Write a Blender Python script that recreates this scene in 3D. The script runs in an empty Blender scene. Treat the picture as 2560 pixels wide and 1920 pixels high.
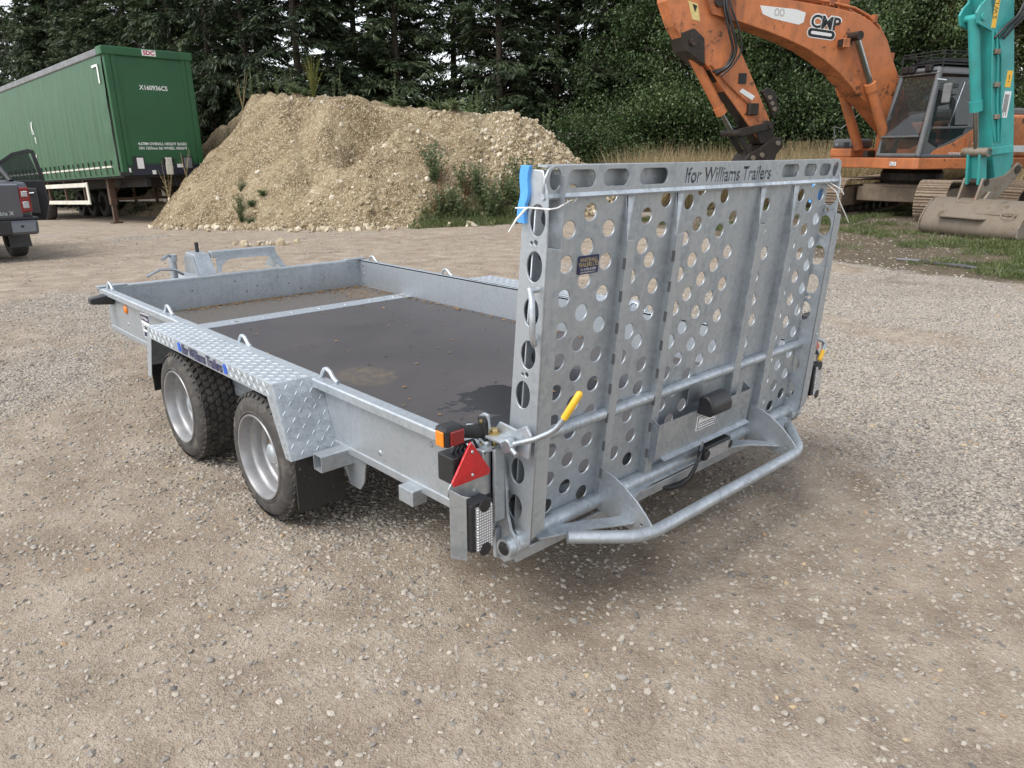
import bpy, bmesh, math, random
import numpy as np
from mathutils import Vector, Matrix
random.seed(7); RNG = np.random.default_rng(7)
R = math.radians
scene = bpy.context.scene
COL = scene.collection

# ------------------------------------------------------------------ camera
CAM = np.array([-2.2427, -1.447, 1.4173]); YAW, PITCH, FPX = .7569, -.3036, 1853.8
cam_d = bpy.data.cameras.new('camera'); cam = bpy.data.objects.new('camera', cam_d); COL.objects.link(cam)
cam.location = CAM; cam.rotation_euler = (math.pi / 2 + PITCH, 0, -YAW)
cam_d.sensor_width = 36; cam_d.lens = FPX / 2560 * 36; cam_d.clip_start = .05; cam_d.clip_end = 600
scene.camera = cam
# ------------------------------------------------------------------ sky, sun, exposure
SUN_EL, SUN_AZ = R(54), R(172)      # azimuth of the direction towards the sun, measured from +x
world = bpy.data.worlds.new('World'); scene.world = world; world.use_nodes = True
wn = world.node_tree; wn.nodes.clear()
sky = wn.nodes.new('ShaderNodeTexSky'); sky.sky_type = 'NISHITA'; sky.sun_disc = False
sky.sun_elevation = SUN_EL; sky.sun_rotation = math.pi / 2 - SUN_AZ
sky.air_density = 1.0; sky.dust_density = 1.0; sky.ozone_density = 1.0
hs = wn.nodes.new('ShaderNodeHueSaturation'); hs.inputs['Saturation'].default_value = .28
bg = wn.nodes.new('ShaderNodeBackground'); bg.inputs['Strength'].default_value = .15
wo = wn.nodes.new('ShaderNodeOutputWorld')
wn.links.new(sky.outputs[0], hs.inputs['Color']); wn.links.new(hs.outputs[0], bg.inputs[0]); wn.links.new(bg.outputs[0], wo.inputs[0])
sun_d = bpy.data.lights.new('sun', 'SUN'); sun_d.energy = 1.5; sun_d.angle = R(34); sun_d.color = (1, .96, .9)
sun = bpy.data.objects.new('sun', sun_d); COL.objects.link(sun)
sdir = Vector((math.cos(SUN_EL) * math.cos(SUN_AZ), math.cos(SUN_EL) * math.sin(SUN_AZ), math.sin(SUN_EL)))
sun.rotation_euler = sdir.to_track_quat('Z', 'Y').to_euler(); sun.location = (0, 0, 20)
vs = scene.view_settings; vs.view_transform = 'Standard'; vs.look = 'None'; vs.exposure = 1.04; vs.gamma = 1; vs.use_curve_mapping = False
scene.cycles.max_bounces = 5; scene.cycles.diffuse_bounces = 3; scene.cycles.glossy_bounces = 3; scene.cycles.transparent_max_bounces = 8
scene.cycles.sample_clamp_indirect = 6

# ------------------------------------------------------------------ pixel rays, terrain
FW = np.array([math.sin(YAW) * math.cos(PITCH), math.cos(YAW) * math.cos(PITCH), math.sin(PITCH)])
RT = np.array([math.cos(YAW), -math.sin(YAW), 0.]); UP = np.cross(RT, FW)
FH = np.array([math.sin(YAW), math.cos(YAW), 0.])
def ray(u, v): return FW + RT * (u - 1280) / FPX - UP * (v - 960) / FPX
def terrain(x, y):
    x = np.asarray(x, float); y = np.asarray(y, float)
    t = y - 8.2
    return -.045 * np.logaddexp(0, t * 1.6) / 1.6 * (1 / (1 + np.exp((y - 60) * .1)))
def hit(u, v):
    d = ray(u, v); t = 0
    z = 0.
    for _ in range(60):
        t = (z - CAM[2]) / d[2]; p = CAM + d * t; z = .5 * z + .5 * float(terrain(p[0], p[1]))
    return Vector(p)
def AB(a, b, z=None):                      # a metres to the right of the view axis, b metres along it
    p = CAM + RT * a + FH * b
    return Vector((p[0], p[1], float(terrain(p[0], p[1])) if z is None else z))
def vnoise(x, y, seed=0):                  # smooth value noise 0..1
    x = np.asarray(x, float); y = np.asarray(y, float)
    xi = np.floor(x).astype(np.int64); yi = np.floor(y).astype(np.int64); fx = x - xi; fy = y - yi
    fx = fx * fx * (3 - 2 * fx); fy = fy * fy * (3 - 2 * fy)
    def h(a, b):
        n = (a * 374761393 + b * 668265263 + seed * 974634777) & 0x7fffffff
        n = ((n ^ (n >> 13)) * 1274126177) & 0x7fffffff
        return ((n ^ (n >> 16)) & 0xffff) / 65535.
    return (h(xi, yi) * (1 - fx) + h(xi + 1, yi) * fx) * (1 - fy) + (h(xi, yi + 1) * (1 - fx) + h(xi + 1, yi + 1) * fx) * fy
def fbm(x, y, seed=0, oct=4):
    s = 0; a = .5; t = 0
    for o in range(oct):
        s = s + a * vnoise(np.asarray(x) * 2 ** o, np.asarray(y) * 2 ** o, seed + o * 17); t += a; a *= .5
    return s / t

# ------------------------------------------------------------------ mesh builder
def V(*a): return Vector(a)
class MB:
    def __init__(s): s.v = []; s.f = []
    def add(s, vs_, fs):
        o = len(s.v); s.v += [tuple(v) for v in vs_]; s.f += [tuple(i + o for i in f) for f in fs]; return s
    def hexa(s, p):   # 8 points: bottom 4 ccw, top 4 ccw
        return s.add(p, [(3, 2, 1, 0), (4, 5, 6, 7), (0, 1, 5, 4), (1, 2, 6, 5), (2, 3, 7, 6), (3, 0, 4, 7)])
    def box(s, x0, x1, y0, y1, z0, z1):
        return s.hexa([(x0, y0, z0), (x1, y0, z0), (x1, y1, z0), (x0, y1, z0), (x0, y0, z1), (x1, y0, z1), (x1, y1, z1), (x0, y1, z1)])
    def prism(s, pts, o, u, v, w):
        o, u, v, w = Vector(o), Vector(u), Vector(v), Vector(w); n = len(pts)
        a = [o + u * p[0] + v * p[1] for p in pts]; b = [q + w for q in a]
        if u.cross(v).dot(w) < 0: a, b = b, a
        return s.add(a + b, [tuple(range(n))[::-1], tuple(range(n, 2 * n))] + [(i, (i + 1) % n, n + (i + 1) % n, n + i) for i in range(n)])
    def px(s, pts, x0, x1): return s.prism(pts, (x0, 0, 0), (0, 1, 0), (0, 0, 1), (x1 - x0, 0, 0))     # (y,z) polygon
    def py(s, pts, y0, y1): return s.prism(pts, (0, y0, 0), (1, 0, 0), (0, 0, 1), (0, y1 - y0, 0))     # (x,z) polygon
    def pz(s, pts, z0, z1): return s.prism(pts, (0, 0, z0), (1, 0, 0), (0, 1, 0), (0, 0, z1 - z0))     # (x,y) polygon
    def tube(s, path, r, n=10, caps=True):
        P = [Vector(p) for p in path]; m = len(P); rs = r if isinstance(r, (list, tuple)) else [r] * m
        T = []
        for i in range(m):
            a = P[max(i - 1, 0)]; b = P[min(i + 1, m - 1)]; T.append((b - a).normalized())
        up = Vector((0, 0, 1)) if abs(T[0].z) < .9 else Vector((1, 0, 0))
        nrm = T[0].cross(up).normalized(); vs_ = []; fs = []
        for i in range(m):
            if i:
                ax = T[i - 1].cross(T[i])
                if ax.length > 1e-7: nrm = Matrix.Rotation(T[i - 1].angle(T[i]), 3, ax.normalized()) @ nrm
            bn = T[i].cross(nrm)
            for k in range(n):
                an = 2 * math.pi * k / n; vs_.append(P[i] + (nrm * math.cos(an) + bn * math.sin(an)) * rs[i])
        for i in range(m - 1):
            for k in range(n):
                fs.append((i * n + k, i * n + (k + 1) % n, (i + 1) * n + (k + 1) % n, (i + 1) * n + k))
        if caps: fs += [tuple(range(n))[::-1], tuple(range((m - 1) * n, m * n))]
        return s.add(vs_, fs)
    def cyl(s, p0, p1, r, r1=None, n=16): return s.tube([p0, p1], [r, r if r1 is None else r1], n)
    def lathe(s, prof, o, ax, n=40, closed=False):
        ax = Vector(ax).normalized(); o = Vector(o)
        u = ax.cross(Vector((0, 0, 1)) if abs(ax.z) < .9 else Vector((1, 0, 0))).normalized(); w = ax.cross(u); m = len(prof); vs_ = []; fs = []
        for k in range(n):
            an = 2 * math.pi * k / n; d = u * math.cos(an) + w * math.sin(an)
            for (r, h) in prof: vs_.append(o + d * r + ax * h)
        mm = m if closed else m - 1
        for k in range(n):
            for i in range(mm):
                a = k * m + i; b = k * m + (i + 1) % m; c = ((k + 1) % n) * m + (i + 1) % m; d = ((k + 1) % n) * m + i
                fs.append((a, d, c, b))
        return s.add(vs_, fs)
    def mesh(s, name, smooth=None):
        me = bpy.data.meshes.new(name); me.from_pydata(s.v, [], s.f); me.update()
        if smooth:
            me.polygons.foreach_set('use_smooth', [True] * len(me.polygons)); me.set_sharp_from_angle(angle=R(smooth))
        return me
    def build(s, name, mat, parent=None, smooth=None, bevel=0, loc=None):
        o = link(name, s.mesh(name, smooth), mat, parent)
        if loc is not None: o.location = loc
        if bevel:
            b = o.modifiers.new('bevel', 'BEVEL'); b.width = bevel; b.segments = 2; b.limit_method = 'ANGLE'; b.angle_limit = R(40)
        return o
def spl(pts, n=6):                          # smooth curve through points
    P = [Vector(p) for p in pts]; P = [P[0] * 2 - P[1]] + P + [P[-1] * 2 - P[-2]]; o = []
    for i in range(1, len(P) - 2):
        for k in range(n):
            t_ = k / n; a, b, c, d = P[i - 1:i + 3]; o.append(.5 * (2 * b + (c - a) * t_ + (2 * a - 5 * b + 4 * c - d) * t_ ** 2 + (3 * b - a - 3 * c + d) * t_ ** 3))
    return o + [P[-2]]
def link(name, me, mat, parent=None):
    o = bpy.data.objects.new(name, me); COL.objects.link(o)
    if mat is not None and not me.materials: me.materials.append(mat)
    if parent: o.parent = parent
    return o
def tag(o, label=None, cat=None, group=None, kind=None):
    if label: o['label'] = label
    if cat: o['category'] = cat
    if group: o['group'] = group
    if kind: o['kind'] = kind
    return o
def empty(name, loc, rz=0, label=None, cat=None, group=None):
    o = bpy.data.objects.new(name, None); COL.objects.link(o); o.location = loc; o.rotation_euler = (0, 0, rz); o.empty_display_size = .2
    return tag(o, label, cat, group)
def copy_tree(o, parent=None):
    c = o.copy(); COL.objects.link(c); c.parent = parent
    for ch in list(o.children): copy_tree(ch, c)
    return c
def loops_mesh(loops, t, bev=0.):          # flat plate with holes, from closed 2D loops, thickness t
    cu = bpy.data.curves.new('tmp', 'CURVE'); cu.dimensions = '2D'; cu.fill_mode = 'BOTH'; cu.extrude = t / 2 - bev; cu.bevel_depth = bev; cu.bevel_resolution = 1; cu.offset = -bev
    for lp in loops:
        sp = cu.splines.new('POLY'); sp.points.add(len(lp) - 1); sp.use_cyclic_u = True
        for q, p in zip(sp.points, lp): q.co = (p[0], p[1], 0, 1)
    ob = bpy.data.objects.new('tmp', cu); COL.objects.link(ob)
    bpy.context.view_layer.update()
    me = bpy.data.meshes.new_from_object(ob.evaluated_get(bpy.context.evaluated_depsgraph_get()))
    bpy.data.objects.remove(ob); bpy.data.curves.remove(cu)
    me.materials.clear()
    return me
def text_mesh(txt, size, sx=1., space=1., t=0., bold=0.):
    cu = bpy.data.curves.new('tmp', 'FONT'); cu.body = txt; cu.size = size; cu.space_character = space; cu.align_x = 'CENTER'; cu.align_y = 'CENTER'; cu.extrude = t; cu.resolution_u = 3; cu.offset = bold
    ob = bpy.data.objects.new('tmp', cu); COL.objects.link(ob); bpy.context.view_layer.update()
    me = bpy.data.meshes.new_from_object(ob.evaluated_get(bpy.context.evaluated_depsgraph_get()))
    bpy.data.objects.remove(ob); bpy.data.curves.remove(cu); me.materials.clear()
    me.transform(Matrix.Diagonal((sx, 1, 1, 1)))
    return me
def place(me, o, u, v):                    # put a flat mesh made in (u,v,normal) space into 3D
    u = Vector(u).normalized(); v = Vector(v).normalized(); n = u.cross(v)
    M = Matrix((( u.x, v.x, n.x, o[0]), (u.y, v.y, n.y, o[1]), (u.z, v.z, n.z, o[2]), (0, 0, 0, 1)))
    me.transform(M); return me
def fit(me, w, h):
    xs = [v.co.x for v in me.vertices]; ys = [v.co.y for v in me.vertices]; cx, cy = (min(xs) + max(xs)) / 2, (min(ys) + max(ys)) / 2
    me.transform(Matrix.Diagonal((w / (max(xs) - min(xs)), h / (max(ys) - min(ys)), 1, 1)) @ Matrix.Translation((-cx, -cy, 0))); return me
def text_loops(txt, size, sx=1., bold=0.):
    me = text_mesh(txt, size, sx, 1., 0., bold); bm = bmesh.new(); bm.from_mesh(me); bmesh.ops.remove_doubles(bm, verts=bm.verts, dist=1e-6)
    nxt = {}
    for e in bm.edges:
        if len(e.link_faces) == 1:
            a, b = e.verts; nxt.setdefault(a.index, []).append(b.index); nxt.setdefault(b.index, []).append(a.index)
    bm.verts.ensure_lookup_table(); seen = set(); out = []
    for st in nxt:
        if st in seen: continue
        lp = [st]; seen.add(st); cur = st
        while True:
            c = [k for k in nxt[cur] if k not in seen]
            if not c: break
            cur = c[0]; seen.add(cur); lp.append(cur)
        if len(lp) > 2: out.append([(bm.verts[i].co.x, bm.verts[i].co.y) for i in lp])
    bm.free(); bpy.data.meshes.remove(me); return out
def ell(cx, cy, rx, ry, n=24): return [(cx + rx * math.cos(2 * math.pi * k / n), cy + ry * math.sin(2 * math.pi * k / n)) for k in range(n)]
def slot(cx, cy, w, h, n=8):
    r = h / 2; x = w / 2 - r; o = []
    for k in range(n + 1): a = -math.pi / 2 + math.pi * k / n; o.append((cx + x + r * math.cos(a), cy + r * math.sin(a)))
    for k in range(n + 1): a = math.pi / 2 + math.pi * k / n; o.append((cx - x + r * math.cos(a), cy + r * math.sin(a)))
    return o
def rrect(x0, x1, y0, y1, r, n=4):
    o = []
    for cx, cy, a0 in ((x1 - r, y1 - r, 0), (x0 + r, y1 - r, 90), (x0 + r, y0 + r, 180), (x1 - r, y0 + r, 270)):
        for k in range(n + 1): a = R(a0 + 90 * k / n); o.append((cx + r * math.cos(a), cy + r * math.sin(a)))
    return o

# ------------------------------------------------------------------ materials
class NT:
    def __init__(s, name):
        s.m = bpy.data.materials.new(name); s.m.use_nodes = True; s.t = s.m.node_tree; s.t.nodes.clear()
        s.out = s.n('ShaderNodeOutputMaterial'); s.b = s.n('ShaderNodeBsdfPrincipled'); s.l(s.b.outputs[0], s.out.inputs[0])
    def n(s, ty, **kw):
        o = s.t.nodes.new(ty)
        for k, v in kw.items():
            if k in o.inputs.keys() if hasattr(o.inputs, 'keys') else False: o.inputs[k].default_value = v
            else: setattr(o, k, v)
        return o
    def l(s, a, b): s.t.links.new(a, b)
    def coord(s, kind='Object'): return s.n('ShaderNodeTexCoord').outputs[kind]
    def noise(s, co, scale, detail=4, rough=.55, dist=0.):
        o = s.n('ShaderNodeTexNoise'); o.inputs['Scale'].default_value = scale; o.inputs['Detail'].default_value = detail; o.inputs['Roughness'].default_value = rough; o.inputs['Distortion'].default_value = dist
        s.l(co, o.inputs['Vector']); return o.outputs[0]
    def vor(s, co, scale, feature='F1', out=0, rnd=1.):
        o = s.n('ShaderNodeTexVoronoi'); o.feature = feature; o.inputs['Scale'].default_value = scale; o.inputs['Randomness'].default_value = rnd; s.l(co, o.inputs['Vector']); return o.outputs[out]
    def ramp(s, fac, stops, interp='LINEAR'):
        o = s.n('ShaderNodeValToRGB'); o.color_ramp.interpolation = interp; e = o.color_ramp.elements
        while len(e) < len(stops): e.new(.5)
        for k, (p, c) in enumerate(stops):
            e[k].position = p; c = (c, c, c) if isinstance(c, (int, float)) else c; e[k].color = (*c, 1)
        s.l(fac, o.inputs[0]); return o.outputs[0]
    def mix(s, fac, a, b, mode='MIX'):
        o = s.n('ShaderNodeMix'); o.data_type = 'RGBA'; o.blend_type = mode
        for inp, val in ((o.inputs[0], fac), (o.inputs[6], a), (o.inputs[7], b)):
            if isinstance(val, (int, float)): inp.default_value = val
            elif isinstance(val, tuple): inp.default_value = (*val, 1)
            else: s.l(val, inp)
        return o.outputs[2]
    def math(s, op, a, b=None):
        o = s.n('ShaderNodeMath'); o.operation = op
        for inp, val in ((o.inputs[0], a), (o.inputs[1], b)):
            if val is None: continue
            if isinstance(val, (int, float)): inp.default_value = val
            else: s.l(val, inp)
        return o.outputs[0]
    def mapv(s, co, scale=(1, 1, 1), loc=(0, 0, 0), rot=(0, 0, 0)):
        o = s.n('ShaderNodeMapping'); o.inputs['Scale'].default_value = scale; o.inputs['Location'].default_value = loc; o.inputs['Rotation'].default_value = rot; s.l(co, o.inputs[0]); return o.outputs[0]
    def bump(s, h, strength=.3, dist=.01, normal=None):
        o = s.n('ShaderNodeBump'); o.inputs['Strength'].default_value = strength; o.inputs['Distance'].default_value = dist; s.l(h, o.inputs['Height'])
        if normal is not None: s.l(normal, o.inputs['Normal'])
        return o.outputs[0]
    def set(s, **kw):
        for k, v in kw.items():
            i = s.b.inputs[k.replace('_', ' ')]
            if isinstance(v, (int, float)): i.default_value = v
            elif isinstance(v, tuple): i.default_value = (*v, 1) if len(v) == 3 else v
            else: s.l(v, i)
        return s
def galv(name, c=.45, metal=.7, rough=.42, streak=1.):
    t = NT(name); co = t.coord()
    a = t.noise(co, 7, 3, .6); sp = t.vor(co, 60, 'F1', 1); st = t.noise(t.mapv(co, (26, 26, 2.2)), 1.0, 3, .65)
    spg = t.n('ShaderNodeSeparateColor'); t.l(sp, spg.inputs[0])
    f = t.math('ADD', t.math('MULTIPLY', a, .5), t.math('MULTIPLY', spg.outputs[0], .16)); f = t.math('ADD', f, t.math('MULTIPLY', st, .34 * streak))
    col = t.ramp(f, [(.24, (c * .60, c * .66, c * .71)), (.5, (c * .92, c * .99, c * 1.05)), (.78, (c * 1.14, c * 1.22, c * 1.28))])
    dirt = t.ramp(t.noise(co, 2.6, 4, .7), [(.6, 0.), (.82, .25)])
    col = t.mix(dirt, col, (.34, .33, .31))
    r = t.ramp(f, [(.3, rough + .18), (.7, rough - .08)])
    t.set(Base_Color=col, Metallic=metal, Roughness=r, Normal=t.bump(t.noise(co, 40, 3), .06, .004)); return t.m
def paint(name, c, rough=.45, wear=None, dirt=(.16, .13, .1), amount=.35, scale=1.5, metal=0., coat=0.):
    t = NT(name); co = t.coord()
    n1 = t.noise(co, scale * 2.2, 8, .68); n2 = t.noise(t.mapv(co, (6, 6, .9)), scale, 6, .7)
    v = t.ramp(t.noise(co, scale * .8, 4), [(.3, tuple(k * .82 for k in c)), (.7, tuple(min(1, k * 1.12) for k in c))])
    d = t.ramp(t.math('MULTIPLY', n1, t.math('ADD', n2, .45)), [(.38, 0.), (.64, amount)])
    col = t.mix(d, v, dirt)
    if wear:
        w = t.ramp(t.math('ADD', t.noise(co, scale * 5, 7, .8), t.math('MULTIPLY', t.math('SUBTRACT', t.noise(co, scale * .9, 2), .5), .5)), [(.6, 0.), (.65, .9)]); col = t.mix(w, col, wear)
    t.set(Base_Color=col, Roughness=t.ramp(n1, [(.3, rough - .08), (.8, rough + .25)]), Metallic=metal, Coat_Weight=coat, Normal=t.bump(n1, .05, .01)); return t.m
def plain(name, c, rough=.5, metal=0., var=.15, scale=20., bump=0., **kw):
    t = NT(name); co = t.coord(); n = t.noise(co, scale, 5, .6)
    col = t.ramp(n, [(.25, tuple(k * (1 - var) for k in c)), (.75, tuple(min(1., k * (1 + var)) for k in c))])
    t.set(Base_Color=col, Roughness=rough, Metallic=metal, **kw)
    if bump: t.set(Normal=t.bump(n, bump, .01))
    return t.m
M = {}
M['galv'] = galv('galvanised steel'); M['galv_bright'] = galv('bright galvanised steel', .58, .75, .36, .5); M['galv_tube'] = galv('galvanised tube', .5, .75, .4, .6)
M['zinc'] = galv('zinc plate', .55, .9, .3, .3); M['tread'] = galv('tread plate', .6, .7, .38, .25)
M['rubber'] = plain('black rubber', (.018, .018, .019), .75, 0, .35, 30, .15); M['plastic'] = plain('black plastic', (.016, .016, .018), .42, 0, .3, 60)
M['flap'] = None
M['white'] = plain('white paint', (.72, .72, .7), .5, 0, .06); M['navy'] = plain('navy print', (.018, .02, .075), .4, 0, .1); M['blue'] = plain('blue print', (.02, .1, .5), .4)
M['ink'] = plain('black print', (.012, .012, .013), .5); M['yellow'] = plain('yellow sleeve', (.72, .42, .03), .45, 0, .06); M['foam'] = plain('blue foam', (.09, .33, .74), .8, 0, .08, 60, .1)
M['tie'] = plain('white nylon', (.8, .8, .78), .35, 0, .03); M['brass'] = plain('plated bolt', (.5, .38, .18), .35, .9)
M['lens_red'] = plain('red lens', (.5, .008, .012), .18, 0, .15, 90, .2, Coat_Weight=.6); M['lens_dark_red'] = plain('dark red lens', (.2, .006, .008), .15, 0, .15, 90, .2, Coat_Weight=.6)
M['lens_amber'] = plain('amber lens', (.75, .2, .01), .18, 0, .15, 90, .2, Coat_Weight=.6)
M['gold'] = plain('gold print', (.55, .45, .2), .5)
t = NT('clear lens'); co = t.coord(); w = t.vor(co, 120, 'F1', 0, .12)
t.set(Base_Color=t.ramp(w, [(.1, (.9, .9, .9)), (.6, (.35, .35, .36))]), Metallic=.6, Roughness=.12, Normal=t.bump(w, .9, .01), Coat_Weight=1.); M['lens_clear'] = t.m
t = NT('glass'); t.set(Base_Color=(.025, .03, .03), Roughness=.03, Transmission_Weight=.0, Specular_IOR_Level=.9, Alpha=.62); M['glass'] = t.m
# ================================================================== ground
def sm_(x, a, b): t_ = np.clip((x - a) / (b - a), 0, 1); return t_ * t_ * (3 - 2 * t_)
def lanes(x, y):              # lanes packed down by passing wheels
    o = 0
    for xc, k, w in ((-2.55, .16, .16), (-4.0, .16, .18), (1.9, -.22, .2), (3.35, -.22, .18), (-.2, 1.1, .22), (-2.0, 1.1, .22)):
        q = (x - xc - k * (y + 1) + .25 * (fbm(x * .5, y * .5, 90, 2) - .5)) / math.sqrt(1 + k * k); o = np.maximum(o, np.exp(-(q / w) ** 2) * np.clip(fbm(x * .7, y * .7, 91, 2) * 3 - .8, 0, 1))
    return o
def gravel_mask(x, y):        # 1 where loose gravel lies thick, 0 on bare trodden earth
    a = (x - CAM[0]) * RT[0] + (y - CAM[1]) * RT[1]; b = (x - CAM[0]) * FH[0] + (y - CAM[1]) * FH[1]
    m = fbm(x * .55 + 3.1, y * .55 + 8.2, 5, 4)
    st = fbm((a * .9 + b * .25) * .9, (b - a * .22) * .35 + 4, 9, 3)
    w = .55 * m + .45 * st
    w = w + .10 * np.exp(-((a - 3.4) / 1.5) ** 2) - .06 * np.exp(-((a - 1.0) / .8) ** 2)
    band = np.exp(-(((y - 1.2 - .12 * (x - 6)) / 1.1) ** 2)) * (x > 4.5) * (x < 9.5)
    w = w + .22 * band - .10 * sm_(b, 6.5, 9.5) * (a < 3.2) - .05 * sm_(-a, -.5, 1.5) * (b > 3.5)
    w = w + .10 * (fbm(x * 2.3, y * 2.3, 44, 3) - .5)
    w = w - .13 * lanes(x, y)
    return np.clip((w - .43) / .13, 0, 1)
t = NT('gravel yard'); co = t.coord()
mid = t.noise(co, 3.5, 4, .68); fine = t.noise(co, 55, 5, .8)
v1 = t.n('ShaderNodeTexVoronoi'); v1.inputs['Scale'].default_value = 62; t.l(co, v1.inputs['Vector'])
v2 = t.n('ShaderNodeTexVoronoi'); v2.inputs['Scale'].default_value = 150; t.l(co, v2.inputs['Vector'])
s1 = t.n('ShaderNodeSeparateColor'); t.l(v1.outputs['Color'], s1.inputs[0]); s2 = t.n('ShaderNodeSeparateColor'); t.l(v2.outputs['Color'], s2.inputs[0])
earth = t.ramp(t.math('ADD', t.math('MULTIPLY', mid, .6), t.math('MULTIPLY', fine, .4)), [(.32, (.15, .113, .082)), (.5, (.295, .24, .183)), (.7, (.455, .39, .315))])
stone = t.ramp(s1.outputs[0], [(0, (.13, .118, .105)), (.4, (.3, .27, .235)), (.75, (.43, .395, .35)), (1, (.64, .6, .54))])
grit = t.ramp(s2.outputs[0], [(0, (.17, .14, .115)), (.5, (.29, .25, .205)), (1, (.46, .42, .36))])
gm = t.n('ShaderNodeAttribute'); gm.attribute_name = 'gravel'
gmask = t.math('ADD', gm.outputs['Fac'], t.math('MULTIPLY', t.math('SUBTRACT', mid, .5), 1.4))
gmask = t.ramp(gmask, [(.25, 0.), (.75, 1.)])
c1 = t.mix(t.ramp(s2.outputs[1], [(.45, .0), (.65, .5)]), earth, t.mix(.45, grit, earth))
col = t.mix(t.math('MULTIPLY', gmask, .8), c1, t.mix(.35, stone, grit))
at = t.n('ShaderNodeAttribute'); at.attribute_name = 'turf'
tm = t.ramp(t.math('ADD', at.outputs['Fac'], t.math('MULTIPLY', t.math('SUBTRACT', mid, .5), .9)), [(.4, 0.), (.6, .9)])
col = t.mix(tm, col, t.ramp(t.noise(co, 9, 5, .7), [(.35, (.05, .035, .022)), (.5, (.11, .08, .05)), (.65, (.07, .075, .03))]))
track = t.ramp(t.noise(t.mapv(co, (.35, 2.6, 1), rot=(0, 0, -.55)), 1.0, 3, .6), [(.55, 0.), (.7, .35)]); col = t.mix(track, col, (.22, .165, .12))
blot = t.ramp(t.noise(t.mapv(co, (1, 1, 1), (2, 9, 0)), .42, 5, .7, .6), [(.45, 0.), (.65, .35)]); col = t.mix(blot, col, t.mix(.5, col, (.16, .11, .075)))
spot = t.ramp(t.noise(t.mapv(co, (1, 1, 1), (5, 1, 0)), 2.1, 5, .7, .4), [(.64, 0.), (.72, .4)]); col = t.mix(spot, col, (.14, .1, .065))
damp = t.ramp(t.noise(t.mapv(co, (1, 1, 1), (11, 4, 0)), .8, 3, .65), [(.6, 0.), (.74, .5)]); col = t.mix(damp, col, (.13, .092, .06))
hgt = t.math('ADD', t.math('MULTIPLY', t.ramp(v1.outputs['Distance'], [(0, 1.), (.65, 0.)]), t.math('ADD', gmask, .25)), t.math('MULTIPLY', fine, .8))
nb = t.bump(t.math('ADD', hgt, t.math('MULTIPLY', t.ramp(v2.outputs['Distance'], [(0, .3), (.6, 0.)]), 1.)), .95, .010, t.bump(mid, .5, .06))
t.set(Base_Color=col, Roughness=.92, Specular_IOR_Level=.25, Normal=nb); M['yard'] = t.m
def spaced(lo, hi, clo, chi, fine, coarse):
    s = []; x = lo
    while x < hi:
        s.append(x); d = max(clo - x, x - chi, 0); x += min(coarse, fine + d * .12)
    s.append(hi); return np.array(s)
gx = spaced(-170, 210, -4, 16, .14, 9); gy = spaced(-150, 230, -3, 14, .14, 9)
X, Y = np.meshgrid(gx, gy); Z = terrain(X, Y)
def turf_mask(x, y):          # rough grassy verge beside the excavators
    e = 6.75 + 1.0 * fbm(x * .3, y * .5, 31, 3) + .42 * np.clip(y - 1.8, 0, 9) - .25 * np.clip(1.0 - y, 0, 6)
    m = np.clip((x - e) * 1.1, 0, 1) * np.clip(1 - (y - 8.5) * .4, 0, 1)
    return np.clip(m, 0, 1)
near = np.exp(-((X - 2) / 16) ** 2 - ((Y - 3) / 16) ** 2)
Z = Z - .012 * lanes(X, Y) * near + near * (.035 * (fbm(X * .6, Y * .6, 3, 4) - .5) + .014 * (fbm(X * 3.2, Y * 3.2, 4, 2) - .5) * 1.0) - .010
trailer_flat = np.exp(-((X / 1.6) ** 4) - (((Y - 1.6) / 1.6) ** 4)); Z = Z * (1 - trailer_flat) + (-.006) * trailer_flat
n0, n1 = X.shape
idx = np.arange(n0 * n1).reshape(n0, n1)
F = np.stack([idx[:-1, :-1], idx[:-1, 1:], idx[1:, 1:], idx[1:, :-1]], -1).reshape(-1, 4)
me = bpy.data.meshes.new('ground'); me.from_pydata(np.stack([X, Y, Z], -1).reshape(-1, 3).tolist(), [], F.tolist())
me.polygons.foreach_set('use_smooth', [True] * len(me.polygons))
a_ = me.attributes.new('gravel', 'FLOAT', 'POINT'); a_.data.foreach_set('value', gravel_mask(X, Y).ravel().astype(np.float32))
a_ = me.attributes.new('turf', 'FLOAT', 'POINT'); a_.data.foreach_set('value', turf_mask(X, Y).ravel().astype(np.float32))
G = link('ground', me, M['yard']); tag(G, 'brown and grey gravel yard with trodden earth', 'ground', kind='structure')
def gz(x, y):
    Zt = terrain(x, y); nr = np.exp(-((np.asarray(x) - 2) / 16) ** 2 - ((np.asarray(y) - 3) / 16) ** 2)
    Zt = Zt - .012 * lanes(np.asarray(x), np.asarray(y)) * nr + nr * (.035 * (fbm(np.asarray(x) * .6, np.asarray(y) * .6, 3, 4) - .5) + .014 * (fbm(np.asarray(x) * 3.2, np.asarray(y) * 3.2, 4, 2) - .5)) - .010
    f = np.exp(-((np.asarray(x) / 1.6) ** 4) - (((np.asarray(y) - 1.6) / 1.6) ** 4)); return Zt * (1 - f) - .006 * f

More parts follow.
